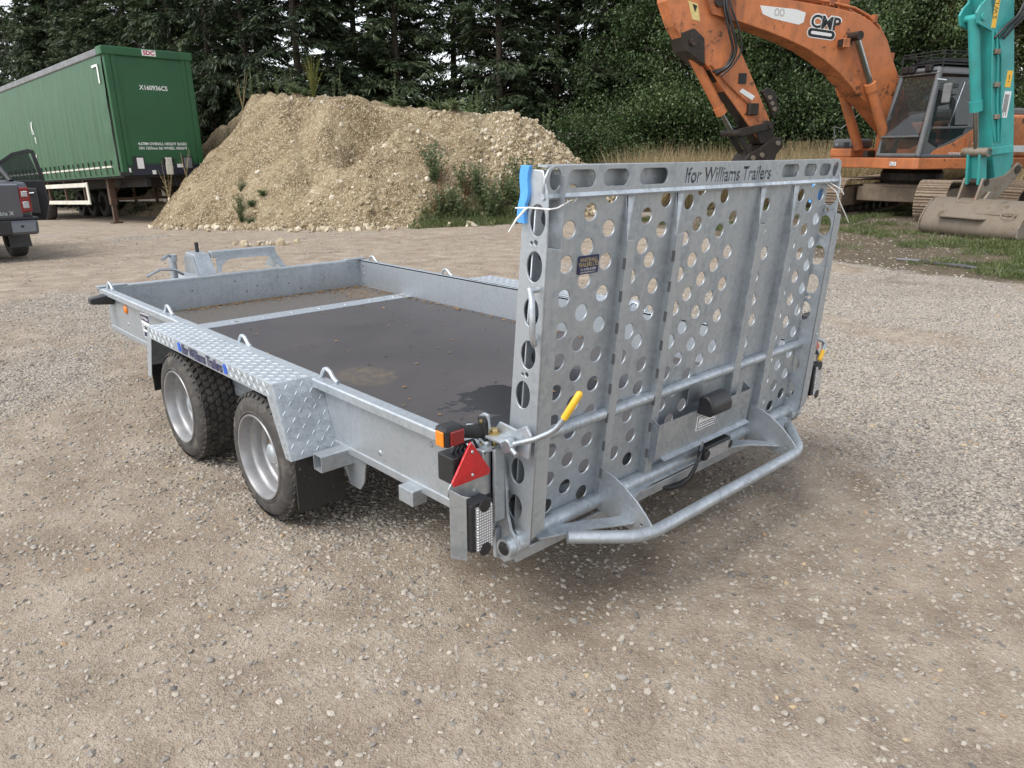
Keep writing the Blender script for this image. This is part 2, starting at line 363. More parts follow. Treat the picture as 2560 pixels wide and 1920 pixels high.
# ------------------------------------------------------------------ stones, instanced on points
def rock_mesh(seed, flat=.6, sub=1, jag=.28):
    bm = bmesh.new(); bmesh.ops.create_icosphere(bm, subdivisions=sub, radius=1.); rg = random.Random(seed)
    ph = [(rg.uniform(0, 9), rg.uniform(.8, 2.2), V(rg.gauss(0, 1), rg.gauss(0, 1), rg.gauss(0, 1)).normalized()) for _ in range(7)]
    for v in bm.verts:
        d = v.co.normalized(); k = 1 + sum(math.sin(d.dot(ax) * fr * 2 + p) for p, fr, ax in ph) * jag / 3.5
        v.co = V(d.x * k * 1.15, d.y * k * .85, d.z * k * flat)
    me = bpy.data.meshes.new('stone'); bm.to_mesh(me); bm.free(); me.polygons.foreach_set('use_smooth', [sub > 1] * len(me.polygons)); return me
def stone_mat(name, stops, rough=.85):
    t = NT(name); oi = t.n('ShaderNodeObjectInfo'); co = t.coord('Generated')
    c = t.ramp(oi.outputs['Random'], stops); n = t.noise(co, 4, 5, .65)
    t.set(Base_Color=t.mix(t.ramp(n, [(.35, .0), (.7, .45)]), c, (.2, .165, .125)), Roughness=rough, Specular_IOR_Level=.3); return t.m
M['pebble'] = stone_mat('gravel stones', [(0, (.1, .098, .1)), (.12, (.2, .188, .172)), (.4, (.32, .295, .26)), (.75, (.365, .325, .275)), (.93, (.41, .37, .32)), (.97, (.46, .42, .37)), (.985, (.34, .22, .12)), (1, (.46, .37, .24))])
M['rubble'] = stone_mat('chalky rubble', [(0, (.24, .18, .1)), (.35, (.38, .31, .2)), (.7, (.5, .43, .31)), (.93, (.64, .58, .47)), (1, (.27, .25, .23))])
def rock_collection(name, mat, n=5, sub=1, flat=(.45, .8), jag=.28):
    c = bpy.data.collections.new(name)
    for k in range(n):
        me = rock_mesh(k * 7 + hash(name) % 1 + len(name), random.uniform(*flat), sub, jag); me.materials.append(mat)
        c.objects.link(bpy.data.objects.new(name, me))
    return c
def scatter(name, pts, scl, rot, coll, label, cat, parent=None, tilt=None):
    me = bpy.data.meshes.new(name); pts = np.asarray(pts, np.float32); me.vertices.add(len(pts)); me.vertices.foreach_set('co', pts.ravel())
    a = me.attributes.new('scl', 'FLOAT', 'POINT'); a.data.foreach_set('value', np.asarray(scl, np.float32))
    a = me.attributes.new('rot', 'FLOAT_VECTOR', 'POINT'); a.data.foreach_set('vector', np.asarray(rot, np.float32).ravel())
    ob = bpy.data.objects.new(name, me); COL.objects.link(ob)
    ng = bpy.data.node_groups.new(name, 'GeometryNodeTree'); ng.interface.new_socket('Geometry', in_out='INPUT', socket_type='NodeSocketGeometry'); ng.interface.new_socket('Geometry', in_out='OUTPUT', socket_type='NodeSocketGeometry')
    N = ng.nodes; gi = N.new('NodeGroupInput'); go = N.new('NodeGroupOutput'); ip = N.new('GeometryNodeInstanceOnPoints'); ci = N.new('GeometryNodeCollectionInfo')
    ci.inputs['Collection'].default_value = coll; ci.inputs['Separate Children'].default_value = True; ci.inputs['Reset Children'].default_value = True
    s = N.new('GeometryNodeInputNamedAttribute'); s.data_type = 'FLOAT'; s.inputs['Name'].default_value = 'scl'
    r = N.new('GeometryNodeInputNamedAttribute'); r.data_type = 'FLOAT_VECTOR'; r.inputs['Name'].default_value = 'rot'
    L = ng.links; L.new(gi.outputs[0], ip.inputs['Points']); L.new(ci.outputs[0], ip.inputs['Instance']); ip.inputs['Pick Instance'].default_value = True
    L.new(s.outputs[0], ip.inputs['Scale']); L.new(r.outputs[0], ip.inputs['Rotation']); L.new(ip.outputs[0], go.inputs[0])
    md = ob.modifiers.new('scatter', 'NODES'); md.node_group = ng
    tag(ob, label, cat, kind='stuff')
    if parent: ob.parent = parent
    return ob
def in_view(x, y, margin=.25):
    a = (x - CAM[0]) * RT[0] + (y - CAM[1]) * RT[1]; b = (x - CAM[0]) * FH[0] + (y - CAM[1]) * FH[1]
    return (b > .6) & (np.abs(a) < b * (.74 + margin) + .6)
def gravel_layer(n, bmin, bmax, smin, smax, thr, power, seed):
    rg = np.random.default_rng(seed)
    b = bmin + (bmax - bmin) * rg.random(n) ** power; a = (rg.random(n) * 2 - 1) * (b * .95 + .5)
    x = CAM[0] + RT[0] * a + FH[0] * b; y = CAM[1] + RT[1] * a + FH[1] * b
    g = gravel_mask(x, y); keep = (rg.random(n) < thr[0] + thr[1] * g) & (rg.random(n) > .72 * turf_mask(x, y))
    keep &= ~((np.abs(x) < .8) & (y > .3) & (y < 3.3) & (rg.random(n) < .5))
    x, y = x[keep], y[keep]; s = smin + (smax - smin) * rg.random(len(x)) ** 2.6
    z = gz(x, y) + s * .02
    rot = np.stack([rg.normal(0, .25, len(x)), rg.normal(0, .25, len(x)), rg.random(len(x)) * 6.28], -1)
    return np.stack([x, y, z], -1), s, rot
pc = rock_collection('pebble', M['pebble'], 8, 1, (.4, .75), .45); pc2 = rock_collection('pebble_large', M['pebble'], 7, 2, (.4, .7), .55)
L1 = gravel_layer(420000, 1.2, 7.5, .0028, .0115, (.25, .75), .62, 1)
L2 = gravel_layer(90000, 6.5, 17, .006, .018, (.2, .8), .62, 2)
L3 = gravel_layer(36000, 1.2, 8, .0055, .0135, (.07, .93), .62, 3)
P = [np.concatenate([q[k] for q in (L1, L2)]) for k in range(3)]
scatter('gravel', P[0], P[1], P[2], pc, 'small grey and tan gravel stones loose on the yard', 'gravel')
scatter('gravel_stones', *L3, pc2, 'larger rounded gravel stones scattered on the yard', 'gravel')
# ================================================================== the plant trailer
t = NT('phenolic deck'); co = t.coord()
n1 = t.noise(co, 1.7, 6, .62, .4); n2 = t.noise(co, 14, 5, .6); grid = t.vor(t.mapv(co, (1, 1, 1)), 170, 'F1', 0, .1)
wet = t.ramp(t.noise(t.mapv(co, (1, 1, 1), (3.2, .6, 0)), 2.3, 4, .6, .3), [(.5, 0.), (.52, 1.)])
sx_ = t.n('ShaderNodeSeparateXYZ'); t.l(co, sx_.inputs[0])
def blob(cx, cy, rx, ry, soft=.35, amp=1.6):
    dx = t.math('POWER', t.math('DIVIDE', t.math('SUBTRACT', sx_.outputs[0], cx), rx), 2.); dy = t.math('POWER', t.math('DIVIDE', t.math('SUBTRACT', sx_.outputs[1], cy), ry), 2.)
    d = t.math('ADD', t.math('ADD', dx, dy), t.math('MULTIPLY', t.math('SUBTRACT', t.noise(co, 3.6, 4, .65), .5), amp)); return t.ramp(d, [(.5, 1.), (.5 + soft, 0.)])
wet = t.math('MAXIMUM', blob(.05, .72, .55, .42, .04, 2.6), blob(-.42, .42, .3, .3, .04, 2.6)); mudb = blob(-.44, 1.48, .17, .2, .3, 2.2)
mud = t.ramp(t.noise(t.mapv(co, (1.6, 1, 1), (7.1, 2.2, 0)), 1.9, 6, .7), [(.66, 0.), (.74, .8)])
col = t.ramp(n1, [(.25, (.042, .038, .039)), (.75, (.066, .06, .06))]); col = t.mix(t.ramp(n2, [(.62, 0.), (.8, .3)]), col, (.12, .105, .09))
spk = t.ramp(t.noise(co, 70, 3, .8), [(.7, 0.), (.74, .6)]); col = t.mix(spk, col, (.25, .22, .18))
sc_ = t.ramp(t.noise(t.mapv(co, (1.2, 30, 1), rot=(0, 0, .5)), 2, 3, .5), [(.7, 0.), (.73, .35)]); col = t.mix(sc_, col, (.2, .17, .14))
col = t.mix(t.math('MULTIPLY', mud, .5), col, (.13, .1, .065)); col = t.mix(t.math('MULTIPLY', mudb, t.ramp(t.noise(co, 22, 5, .75), [(.4, .05), (.62, .6)])), col, (.15, .115, .07)); col = t.mix(wet, col, (.016, .0155, .018))
t.set(Base_Color=col, Roughness=t.mix(wet, t.ramp(n1, [(.3, .45), (.7, .62)]), (.2, .2, .2)), Normal=t.bump(grid, .12, .002)); M['deck'] = t.m
t = NT('weathered front board'); co = t.coord(); n2 = t.noise(co, 60, 6, .75); n1 = t.noise(co, 2.2, 5)
col = t.ramp(n2, [(.35, (.06, .055, .05)), (.6, (.115, .106, .096)), (.75, (.2, .185, .165))])
col = t.mix(t.ramp(n1, [(.52, 0.), (.72, .6)]), col, (.14, .1, .06)); t.set(Base_Color=col, Roughness=.85, Normal=t.bump(n2, .3, .004)); M['deck_front'] = t.m
t = NT('tyre rubber'); co = t.coord(); n = t.noise(co, 16, 7, .7)
t.set(Base_Color=t.ramp(n, [(.33, (.024, .023, .022)), (.52, (.05, .046, .042)), (.72, (.13, .112, .092))]), Roughness=.78, Normal=t.bump(t.noise(co, 90, 3), .15, .003)); M['tyre'] = t.m
t = NT('silver wheel paint'); co = t.coord(); n = t.noise(co, 14, 6, .6)
t.set(Base_Color=t.ramp(n, [(.3, (.27, .27, .275)), (.7, (.38, .38, .385))]), Metallic=.55, Roughness=.4); M['rim'] = t.m
t = NT('rubber flap'); co = t.coord()
drip = t.ramp(t.noise(t.mapv(co, (55, 55, 1.2)), 1., 4, .6), [(.67, 0.), (.69, .75), (.74, 0.)]); spk = t.ramp(t.noise(co, 130, 3, .7), [(.66, 0.), (.72, .8)])
t.set(Base_Color=t.mix(t.math('MAXIMUM', drip, spk), (.018, .018, .018), (.3, .28, .25)), Roughness=.4); M['flap'] = t.m

TR = empty('plant_trailer', (0, 0, 0), 0, 'galvanised twin-axle plant trailer with perforated rear ramp folded up', 'trailer')
ZT, ZD, WI, WO, LF = .606, .404, .915, .925, 3.65
# deck
MB().box(-WI, WI, .04, 2.955, ZD - .02, ZD).build('deck_board', M['deck'], TR)
MB().box(-WI, WI, 3.12, LF, ZD - .022, ZD - .002).build('deck_board', M['deck_front'], TR)['label'] = 'weathered grey front deck board'
strip = MB().box(-WI, WI, 2.962, 3.105, ZD - .02, ZD + .004).build('cross_strip', M['galv_bright'], TR, bevel=.002)
def dots(name, pts, ax, prof, mat, parent, n=8):
    me = MB().lathe(prof, (0, 0, 0), ax, n).mesh(name); me.materials.append(mat)
    for p in pts:
        o = link(name, me, None, parent); o.location = p
dots('rivet', [(-.8 + .2 * k, 3.03, ZD + .003) for k in range(9)], (0, 0, 1), [(.0, .006), (.009, .005), (.012, 0)], M['zinc'], strip)
MB().box(-WI, WI, 3.105, 3.12, ZD - .03, ZD - .018).build('gap_tray', M['rubber'], TR)
# side walls and rails
for sx in (-1, 1):
    w = MB()
    w.box(*sorted((sx * WI, sx * WO)), .03, LF + .01, .37, ZT - .002)
    wall = w.build('side_wall', M['galv'], TR)
    r_ = MB()
    prof = [(WI, ZT - .012), (WI, ZT), (.958, ZT), (.962, ZT - .004), (.962, ZT - .034), (.956, ZT - .034), (.956, ZT - .008), (WO, ZT - .012)]
    r_.prism([(sx * a, c) for a, c in prof], (0, .03, 0), (1, 0, 0), (0, 0, 1), (0, LF + .0, 0))
    r_.build('top_rail', M['galv_bright'], wall, bevel=.002)
    w = MB().box(*sorted((sx * (WI - .09), sx * (WO + .004))), .06, LF, .34, .372); w.build('chassis_rail', M['galv'], TR, bevel=.004)
    # bolts on the outside of the wall
    dots('rivet', [(sx * (WO - .001), y, z) for y, z in [(.18, .5), (.2, .42), (.32, .53), (.62, .41), (2.55, .5), (3.3, .43), (3.5, .56), (2.9, .4)]], (sx, 0, 0), [(0, .006), (.008, .005), (.011, 0)], M['zinc'], wall)
# front wall
fw_ = MB().box(-WI, WI, LF, LF + .01, .37, ZT - .002).build('front_wall', M['galv'], TR)
MB().prism([(LF - .004, ZT - .012), (LF - .004, ZT + .003), (LF + .05, ZT + .003), (LF + .05, ZT - .03), (LF + .044, ZT - .03), (LF + .044, ZT - .008)], (-.965, 0, 0), (0, 1, 0), (0, 0, 1), (1.93, 0, 0)).build('top_rail', M['galv_bright'], fw_, bevel=.002)
for sx in (-1, 1):
    MB().box(*sorted((sx * .8, sx * .972)), LF - .012, LF + .056, ZT + .004, ZT + .011).build('corner_plate', M['galv'], fw_, bevel=.002)
dots('rivet', [(x, LF + .001, z) for x, z in [(-.1, .55), (.06, .5), (.22, .55), (.3, .49), (-.02, .47), (.4, .44), (-.4, .52), (.6, .5)]], (0, -1, 0), [(0, .003), (.005, .002), (.006, 0)], M['plastic'], fw_)
for z in (.43, .5, .57): MB().lathe([(0, .005), (.008, .004), (.01, 0)], (WI - .001, LF - .05, z), (-1, 0, 0), 8).build('bolt', M['zinc'], fw_)
# lashing rings along the rails
ring = [(0, -.075, .0), (0, -.06, .002), (0, -.042, .012), (0, -.022, .03), (0, 0, .037), (0, .018, .032), (0, .032, .017), (0, .042, .0), (0, .055, -.008)]
def lashing(x, y): MB().tube([V(x + p[0], y + p[1], ZT + .004 + p[2]) for p in ring], .0085, 10).build('lashing_ring', M['galv_bright'], TR, smooth=50)
for y in (3.57, 2.58, 1.67, .95, .12): lashing(-.925, y)
for y in (3.48, 2.57, 1.66, .95, .12): lashing(.925, y)
# mudguards ---------------------------------------------------------
def lens_bumps(mb, o, u, v, w, h, pitch=.0285, L=.0138, B=.0043, H=.0024):
    o, u, v = Vector(o), Vector(u).normalized(), Vector(v).normalized(); n = u.cross(v)
    nu, nv = int(w / pitch), int(h / pitch)
    for i in range(nu):
        for j in range(nv):
            c = o + u * ((i + .5) * w / nu) + v * ((j + .5) * h / nv); s = 1 if (i + j) % 2 else -1
            a = (u + v * s).normalized(); bb = n.cross(a)
            P = [c - a * L, c - a * L * .5 + bb * B, c + a * L * .5 + bb * B, c + a * L, c + a * L * .5 - bb * B, c - a * L * .5 - bb * B]
            top = [c - a * L * .55 + n * H, c + a * L * .55 + n * H]
            mb.add(P + top, [(0, 6, 1), (1, 6, 7, 2), (2, 7, 3), (3, 7, 4), (4, 7, 6, 5), (5, 6, 0)])
for sx in (-1, 1):
    XI, XO, ZM, TH_ = .964, 1.112, .613, .004
    g = MB()
    prof = [(.915, .338), (1.012, ZM), (2.325, ZM), (2.425, .338)]
    inner = [(.919, .338), (1.015, ZM - TH_), (2.322, ZM - TH_), (2.421, .338)]
    g.px(prof + inner[::-1], *sorted((sx * WO, sx * XO)))
    lip = [(.915, .338), (1.012, ZM), (2.325, ZM), (2.425, .338), (2.372, .338), (2.29, ZM - .06), (1.066, ZM - .06), (.96, .338)]
    g.px(lip, *sorted((sx * XO, sx * (XO + .004))))
    mg = g.build('mudguard', M['tread'], TR, bevel=.003)
    bm_ = MB()
    lens_bumps(bm_, (-XO if sx < 0 else XI, 1.016, ZM), (1, 0, 0), (0, 1, 0), XO - XI, 1.3)
    d = V(0, 1.012 - .915, ZM - .338).normalized(); lens_bumps(bm_, (-XO if sx < 0 else WO, .918, .345), (1, 0, 0), d, XO - WO, .28)
    d2 = V(0, 2.325 - 2.425, ZM - .338).normalized()
    lens_bumps(bm_, (XO if sx > 0 else -WO, 2.424, .345), (-1, 0, 0), d2, XO - WO, .28)
    u_ = (0, -1, 0) if sx < 0 else (0, 1, 0)
    if sx < 0:
        lens_bumps(bm_, (-(XO + .004), 1.44, ZM - .055), u_, (0, 0, 1), .4, .052, .026, .015); lens_bumps(bm_, (-(XO + .004), 2.3, ZM - .055), u_, (0, 0, 1), .33, .052, .026, .015)
    for q in range(7):
        c = V(sx * (XO + .004), .945 + .0142 * q, .36 + q * .033)
        a = V(0, .7, 1).normalized() * .014; bb = V(0, 1, -.7).normalized() * .006 * (1 if q % 2 else -1); nn = V(sx * .003, 0, 0)
        bm_.add([c - a, c + bb, c + a, c - bb, c + nn], [(0, 1, 4), (1, 2, 4), (2, 3, 4), (3, 0, 4), (0, 4, 1), (1, 4, 2), (2, 4, 3), (3, 4, 0)])
    tag(bm_.build('tread_bumps', M['tread'], mg), kind='stuff')
    if sx < 0:
        link('lettering', place(fit(text_mesh('Ifor Williams Trailers', .062, .95, .97, 0, .002), .43, .046), (-(XO + .0075), 1.665, ZM - .029), (0, -1, 0), (0, 0, 1)), M['navy'], mg)
        for y in (1.91, 1.42):
            MB().px([(y - .018, ZM - .045), (y + .008, ZM - .05), (y + .018, ZM - .012), (y + .004, ZM - .008), (y - .006, ZM - .012)], -(XO + .0078), -(XO + .0042)).build('emblem', M['blue'], mg)
    # flaps, stub bracket
    MB().pz(rrect(min(sx * .9, sx * 1.1), max(sx * .9, sx * 1.1), .125, .338, .018), 0, .008).build('mud_flap', M['flap'], TR).matrix_basis = Matrix(((1, 0, 0, 0), (0, 0, -1, .93), (0, 1, 0, 0), (0, 0, 0, 1)))
    MB().box(*sorted((sx * .93, sx * 1.1)), 2.40, 2.408, .26, .5).build('mud_flap', M['flap'], TR)
    st = MB()
    o_ = rrect(.83, .89, .298, .362, .004, 2); i_ = rrect(.8345, .8855, .3025, .3575, .002, 2)
    xa, xb = sx * 1.042, sx * .9
    n = len(o_)
    P = [(xa, *p) for p in o_] + [(xa, *p) for p in i_] + [(xb, *p) for p in o_] + [(xa - sx * .12, *p) for p in i_]
    F = []
    for k in range(n):
        k2 = (k + 1) % n; F += [(k, k2, n + k2, n + k), (k, 2 * n + k, 2 * n + k2, k2), (n + k, n + k2, 3 * n + k2, 3 * n + k)]
    F.append(tuple(range(3 * n, 4 * n))); st.add(P, F)
    stub = st.build('support_stub', M['galv'], TR)
    pl = [(.79, .46), (.75, .44), (.745, .36), (.77, .24), (.8, .2), (.87, .2), (.9, .25), (.9, .4), (.86, .455)]
    MB().px(pl, *sorted((sx * .9, sx * .908))).build('mounting_plate', M['galv'], TR, bevel=.002)
    MB().box(*sorted((sx * .905, sx * .965)), .38, .46, .3, .355).build('support_stub', M['galv'], TR, bevel=.003)
# axles and running gear
for y in (1.217, 2.054):
    MB().box(-.9, .9, y - .03, y + .03, .24, .3).build('axle', M['galv'], TR, bevel=.004)
for sx in (-1, 1):
    MB().box(*sorted((sx * .62, sx * .7)), .3, 3.5, .31, .385).build('chassis_beam', M['galv'], TR, bevel=.005)
    MB().tube([(sx * .66, 3.6, .36), (sx * .08, 4.75, .4)], .04, 4).build('drawbar', M['galv'], TR)
for y in (.35, 1.0, 1.6, 2.4, 3.0): MB().box(-.9, .9, y, y + .05, .33, .383).build('cross_member', M['galv'], TR)
# wheels --------------------------------------------------------------
RW, XW = .2625, 1.108
def make_wheel():
    w = empty('wheel', (0, 0, 0)); w.parent = TR
    prof = [(.166, -.012), (.172, -.004), (.178, -.001), (.182, .003), (.186, .0025), (.19, .0), (.2, .001), (.222, .0), (.236, -.006), (.249, -.018), (.2535, -.03), (.2545, -.05), (.2545, -.138), (.2535, -.155), (.249, -.168), (.236, -.18), (.2, -.187), (.172, -.176)]
    ty = MB().lathe(prof, (0, 0, 0), (-1, 0, 0), 64)
    N = 44
    def blk(th, hx, wc, wx, chev):
        r0, r1 = .2535, RW; an = 2 * math.pi / N
        sh = [(-hx, -wx * .6), (-hx * .35, -wx), (hx * .55, -wx * .8), (hx, wx * .35), (hx * .35, wx), (-hx * .6, wx * .75)]
        a, bq = [], []
        for (p, q) in sh:
            ang = th + p * an + chev * q; c, s_ = math.cos(ang), math.sin(ang)
            a.append((-(wc + q), r0 * c, r0 * s_)); ang2 = th + p * an * .9 + chev * q * .9; c, s_ = math.cos(ang2), math.sin(ang2); bq.append((-(wc + q * .9), r1 * c, r1 * s_))
        ty.add(a + bq, [(11, 10, 9, 8, 7, 6)] + [(k, (k + 1) % 6, 6 + (k + 1) % 6, 6 + k) for k in range(6)])
    for k in range(N):
        th = 2 * math.pi * k / N
        for j, wc in enumerate((-.156, -.125, -.093, -.061, -.030)):
            blk(th + (j % 2) * math.pi / N, .43, wc, .0145, 1.2 * (-1) ** j)
    for k in range(N):     # shoulder lugs
        for wc, s_ in ((-.004, 1), (-.183, -1)):
            th = 2 * math.pi * (k + .5) / N; an = 2 * math.pi / N * .3
            P = []
            for (r_q, ww) in ((.254, wc - .02 * s_), (RW - .001, wc - .02 * s_), (RW - .004, wc - .012 * s_), (.247, wc - .003 * s_)):
                for e in (-an, an): P.append((-ww, r_q * math.cos(th + e), r_q * math.sin(th + e)))
            ty.add(P, [(2, 3, 5, 4), (4, 5, 7, 6), (0, 2, 4, 6), (1, 7, 5, 3), (0, 1, 3, 2)])
    # recalculated outward
    me = ty.mesh('tyre', 35); bm = bmesh.new(); bm.from_mesh(me); bmesh.ops.recalc_face_normals(bm, faces=bm.faces); bm.to_mesh(me); bm.free()
    link('tyre', me, M['tyre'], w)
    rp = [(.181, -.006), (.184, .0), (.182, .004), (.176, .003), (.171, -.008), (.168, -.028), (.166, -.04), (.158, -.044), (.154, -.05), (.152, -.066), (.15, -.082), (.142, -.086), (.139, -.092), (.137, -.108), (.128, -.113), (.124, -.12), (.118, -.128), (.108, -.13), (.1, -.124), (.092, -.108), (.08, -.102), (.06, -.1), (.0, -.1)]
    MB().lathe([(a * .955, c) for a, c in rp], (0, 0, 0), (-1, 0, 0), 56).build('rim', M['rim'], w, smooth=40)
    MB().lathe([(.0, -.045), (.028, -.047), (.04, -.054), (.044, -.066), (.047, -.085), (.054, -.102)], (0, 0, 0), (-1, 0, 0), 24).build('hub_cap', M['galv_bright'], w, smooth=40)
    for k in range(5):
        a = 2 * math.pi * k / 5 + .3; c = V(0, .072 * math.cos(a), .072 * math.sin(a))
        MB().lathe([(0, -.08), (.008, -.08), (.0095, -.084), (.0095, -.095), (.014, -.096), (.014, -.106)], c, (-1, 0, 0), 6).build('wheel_nut', M['brass'], w)
    a = 3.6; c = V(0, .135 * math.cos(a), .135 * math.sin(a))
    MB().tube([c + V(.1, 0, 0), c + V(.07, .002, 0), c + V(.055, .004, .003)], [.005, .004, .0045], 8).build('valve_stem', M['brass'], w)
    return w
w0 = make_wheel(); first = True
for sx in (-1, 1):
    for k, y in enumerate((1.217, 2.054)):
        w = w0 if first else copy_tree(w0, TR); first = False
        w.location = (sx * XW, y, RW); w.rotation_euler = (.9 * k + (2.1 if sx > 0 else 0), 0, 0 if sx < 0 else math.pi)
# front end: bucket rest, brake gear, jockey wheel
br = MB()
br.box(-.21, .26, LF + .08, LF + .145, .715, .757); rest = br.build('bucket_rest', M['galv'], TR, bevel=.004)
ar = [(-.19, .612)] + [(.06 - .25 * math.cos(R(a)), .612 + .115 * math.sin(R(a)) ** .8) for a in range(10, 171, 10)][0:0] + [(-.19, .72), (.25, .72), (.325, .605), (.28, .605), (.235, .66), (.2, .69), (.16, .7), (-.08, .7), (-.12, .69), (-.15, .66), (-.165, .612)]
MB().py(ar, LF + .06, LF + .066).build('rest_plate', M['galv_bright'], rest)
MB().prism([(LF + .04, .612), (LF + .26, .612), (LF + .26, .73), (LF + .1, .735)], (-.334, 0, 0), (0, 1, 0), (0, 0, 1), (.006, 0, 0)).build('side_plate', M['galv'], rest)
MB().hexa([(-.325, LF + .045, .61), (-.2, LF + .045, .61), (-.2, LF + .25, .61), (-.325, LF + .25, .61), (-.325, LF + .1, .748), (-.22, LF + .1, .748), (-.22, LF + .25, .752), (-.325, LF + .25, .752)]).build('tool_box', M['galv'], rest, bevel=.004)
MB().hexa([(.25, LF + .06, .60), (.256, LF + .06, .6), (.256, LF + .25, .6), (.25, LF + .25, .6), (.25, LF + .08, .72), (.256, LF + .08, .72), (.256, LF + .14, .72), (.25, LF + .14, .72)]).build('side_plate', M['galv'], rest)
MB().cyl((-.26, LF + .2, .74), (-.26, LF + .2, .815), .013).build('winch_handle', M['plastic'], TR, smooth=40)
MB().cyl((-.4, LF + .3, .3), (-.4, LF + .3, .70), .025).build('jockey_stem', M['galv'], TR, smooth=40)
MB().cyl((-.4, LF + .3, .69), (-.4, LF + .3, .735), .032).build('jockey_head', M['galv_bright'], TR, smooth=40)
MB().tube([(-.4, LF + .3, .72), (-.44, LF + .26, .735), (-.5, LF + .2, .72)], .011, 8).build('jockey_crank', M['zinc'], TR, smooth=40)
MB().lathe([(.06, -.025), (.1, -.025), (.1, .025), (.06, .025)], (-.4, LF + .3, .101), (1, 0, 0), 24, True).build('jockey_wheel', M['rubber'], TR, smooth=40)
MB().box(-.44, -.36, LF + .28, LF + .32, .08, .32).build('jockey_fork', M['galv'], TR)
MB().tube([(-.62, LF + .18, .62), (-.52, LF + .2, .655), (-.42, LF + .22, .64), (-.36, LF + .24, .6)], .009, 8).build('brake_cable', M['zinc'], TR, smooth=50)
MB().box(-.09, .09, 4.6, 4.95, .38, .46).build('coupling_head', M['galv'], TR, bevel=.02)
# front-left marker, reflector, sticker
for sx in (-1, 1):
    MB().hexa([(sx * .965, 3.5, .52), (sx * 1.055, 3.52, .535), (sx * 1.055, 3.58, .535), (sx * .965, 3.6, .52), (sx * .965, 3.5, .575), (sx * 1.055, 3.52, .565), (sx * 1.055, 3.58, .565), (sx * .965, 3.6, .575)] if sx > 0 else
              [(-1.055, 3.52, .532), (-.93, 3.5, .52), (-.93, 3.6, .52), (-1.055, 3.58, .532), (-1.055, 3.52, .566), (-.93, 3.5, .585), (-.93, 3.6, .585), (-1.055, 3.58, .566)]).build('marker_stalk', M['plastic'], TR, bevel=.006)
MB().lathe([(0, .012), (.018, .011), (.026, .006), (.028, 0)], (-.9265, 3.3, .52), (-1, 0, 0), 24).build('side_reflector', M['lens_amber'], TR, smooth=50)
YS, ZS = 2.975, .488
stk = MB().px([(YS + .075, ZS + .05), (YS + .045, ZS - .085), (YS - .02, ZS - .085), (YS - .07, ZS - .055), (YS - .075, ZS + .06), (YS - .03, ZS + .06), (YS - .02, ZS + .085), (YS + .02, ZS + .085), (YS + .025, ZS + .055)], -.9275, -.9252).build('maker_sticker', M['white'], TR)
for z0, z1, ya, yb in ((.06, .082, -.015, .018), (-.08, -.052, -.018, .04)):
    MB().px([(YS + ya, ZS + z0), (YS + yb, ZS + z0), (YS + yb, ZS + z1), (YS + ya, ZS + z1)], -.9285, -.9276).build('printed_band', M['navy'], stk)
MB().px([(YS - .07, ZS + .008), (YS + .062, ZS + .012), (YS + .07, ZS + .046), (YS - .07, ZS + .05)], -.9285, -.9276).build('printed_band', M['navy'], stk)
link('lettering', place(text_mesh('Ifor Williams', .026, .78, 1, 0, .0004), (-.929, YS, ZS + .028), (0, -1, 0), (0, 0, 1)), M['white'], stk)
link('lettering', place(text_mesh('Trailers', .042, .8, 1, 0, .0008), (-.9285, YS, ZS - .024), (0, -1, 0), (0, 0, 1)), M['navy'], stk)

# ---------------------------------------------------------------- ramp
TILT = .085
def circ_holes():
    H = []
    for k in range(-1, 11):
        for x, s0 in ((-.795, .003), (-.708, .06), (-.625, .1035), (-.538, .053)): H.append((x, s0 + .0965 * k + (0 if x != -.625 else .0)))
    H2 = [(-.27, .993), (-.362, .947), (-.276, .901), (-.365, .856), (-.321, .809), (-.41, .764), (-.285, .72), (-.372, .676), (-.29, .633), (-.385, .585), (-.333, .542), (-.41, .5), (-.294, .455), (-.38, .411), (-.295, .37), (-.39, .325), (-.337, .279), (-.303, .195), (-.389, .153), (-.304, .105)]
    H += H2 + [(-x, s) for x, s in H2]
    H += [(-x, s) for x, s in H if x < -.5]
    for x, s0 in ((-.143, .979), (-.078, 1.022), (-.006, .947), (.066, .99), (.142, .912), (-.143, 1.1)):
        for k in range(9): H.append((x, s0 - .118 * k))
    return [(x, s) for x, s in H if .04 < s < 1.03 and abs(x) < .8 and not (s < .075 and abs(x) < .2)]
def ramp_plate(outer, holes, t, o, u, v, name, mat, parent, bev=0.0015):
    return link(name, place(loops_mesh([outer] + holes, t, bev), o, u, v), mat, parent)
HOL = []
for x, s in circ_holes():
    if all((x - a) ** 2 + (s - c) ** 2 > .063 ** 2 for a, c in HOL): HOL.append((x, s))
RIBX = (-.482, -.232, .282, .532)
HOL = [(x, s) for x, s in HOL if all(abs(x - r) > .027 for r in (-.482, -.232, .292, .545))]
sheet = place(loops_mesh([[(-.845, .025), (.845, .025), (.845, 1.09), (-.845, 1.09)]] + [ell(x, s, .0265, .0245, 22) for x, s in HOL], .006, .0022), (0, .03, 0), (1, 0, 0), (0, 0, 1))
RP = link('ramp', sheet, M['galv'], TR); RP.location = (0, 0, .285); RP.rotation_euler = (TILT, 0, 0); RP['label'] = 'tall perforated tail ramp standing upright'
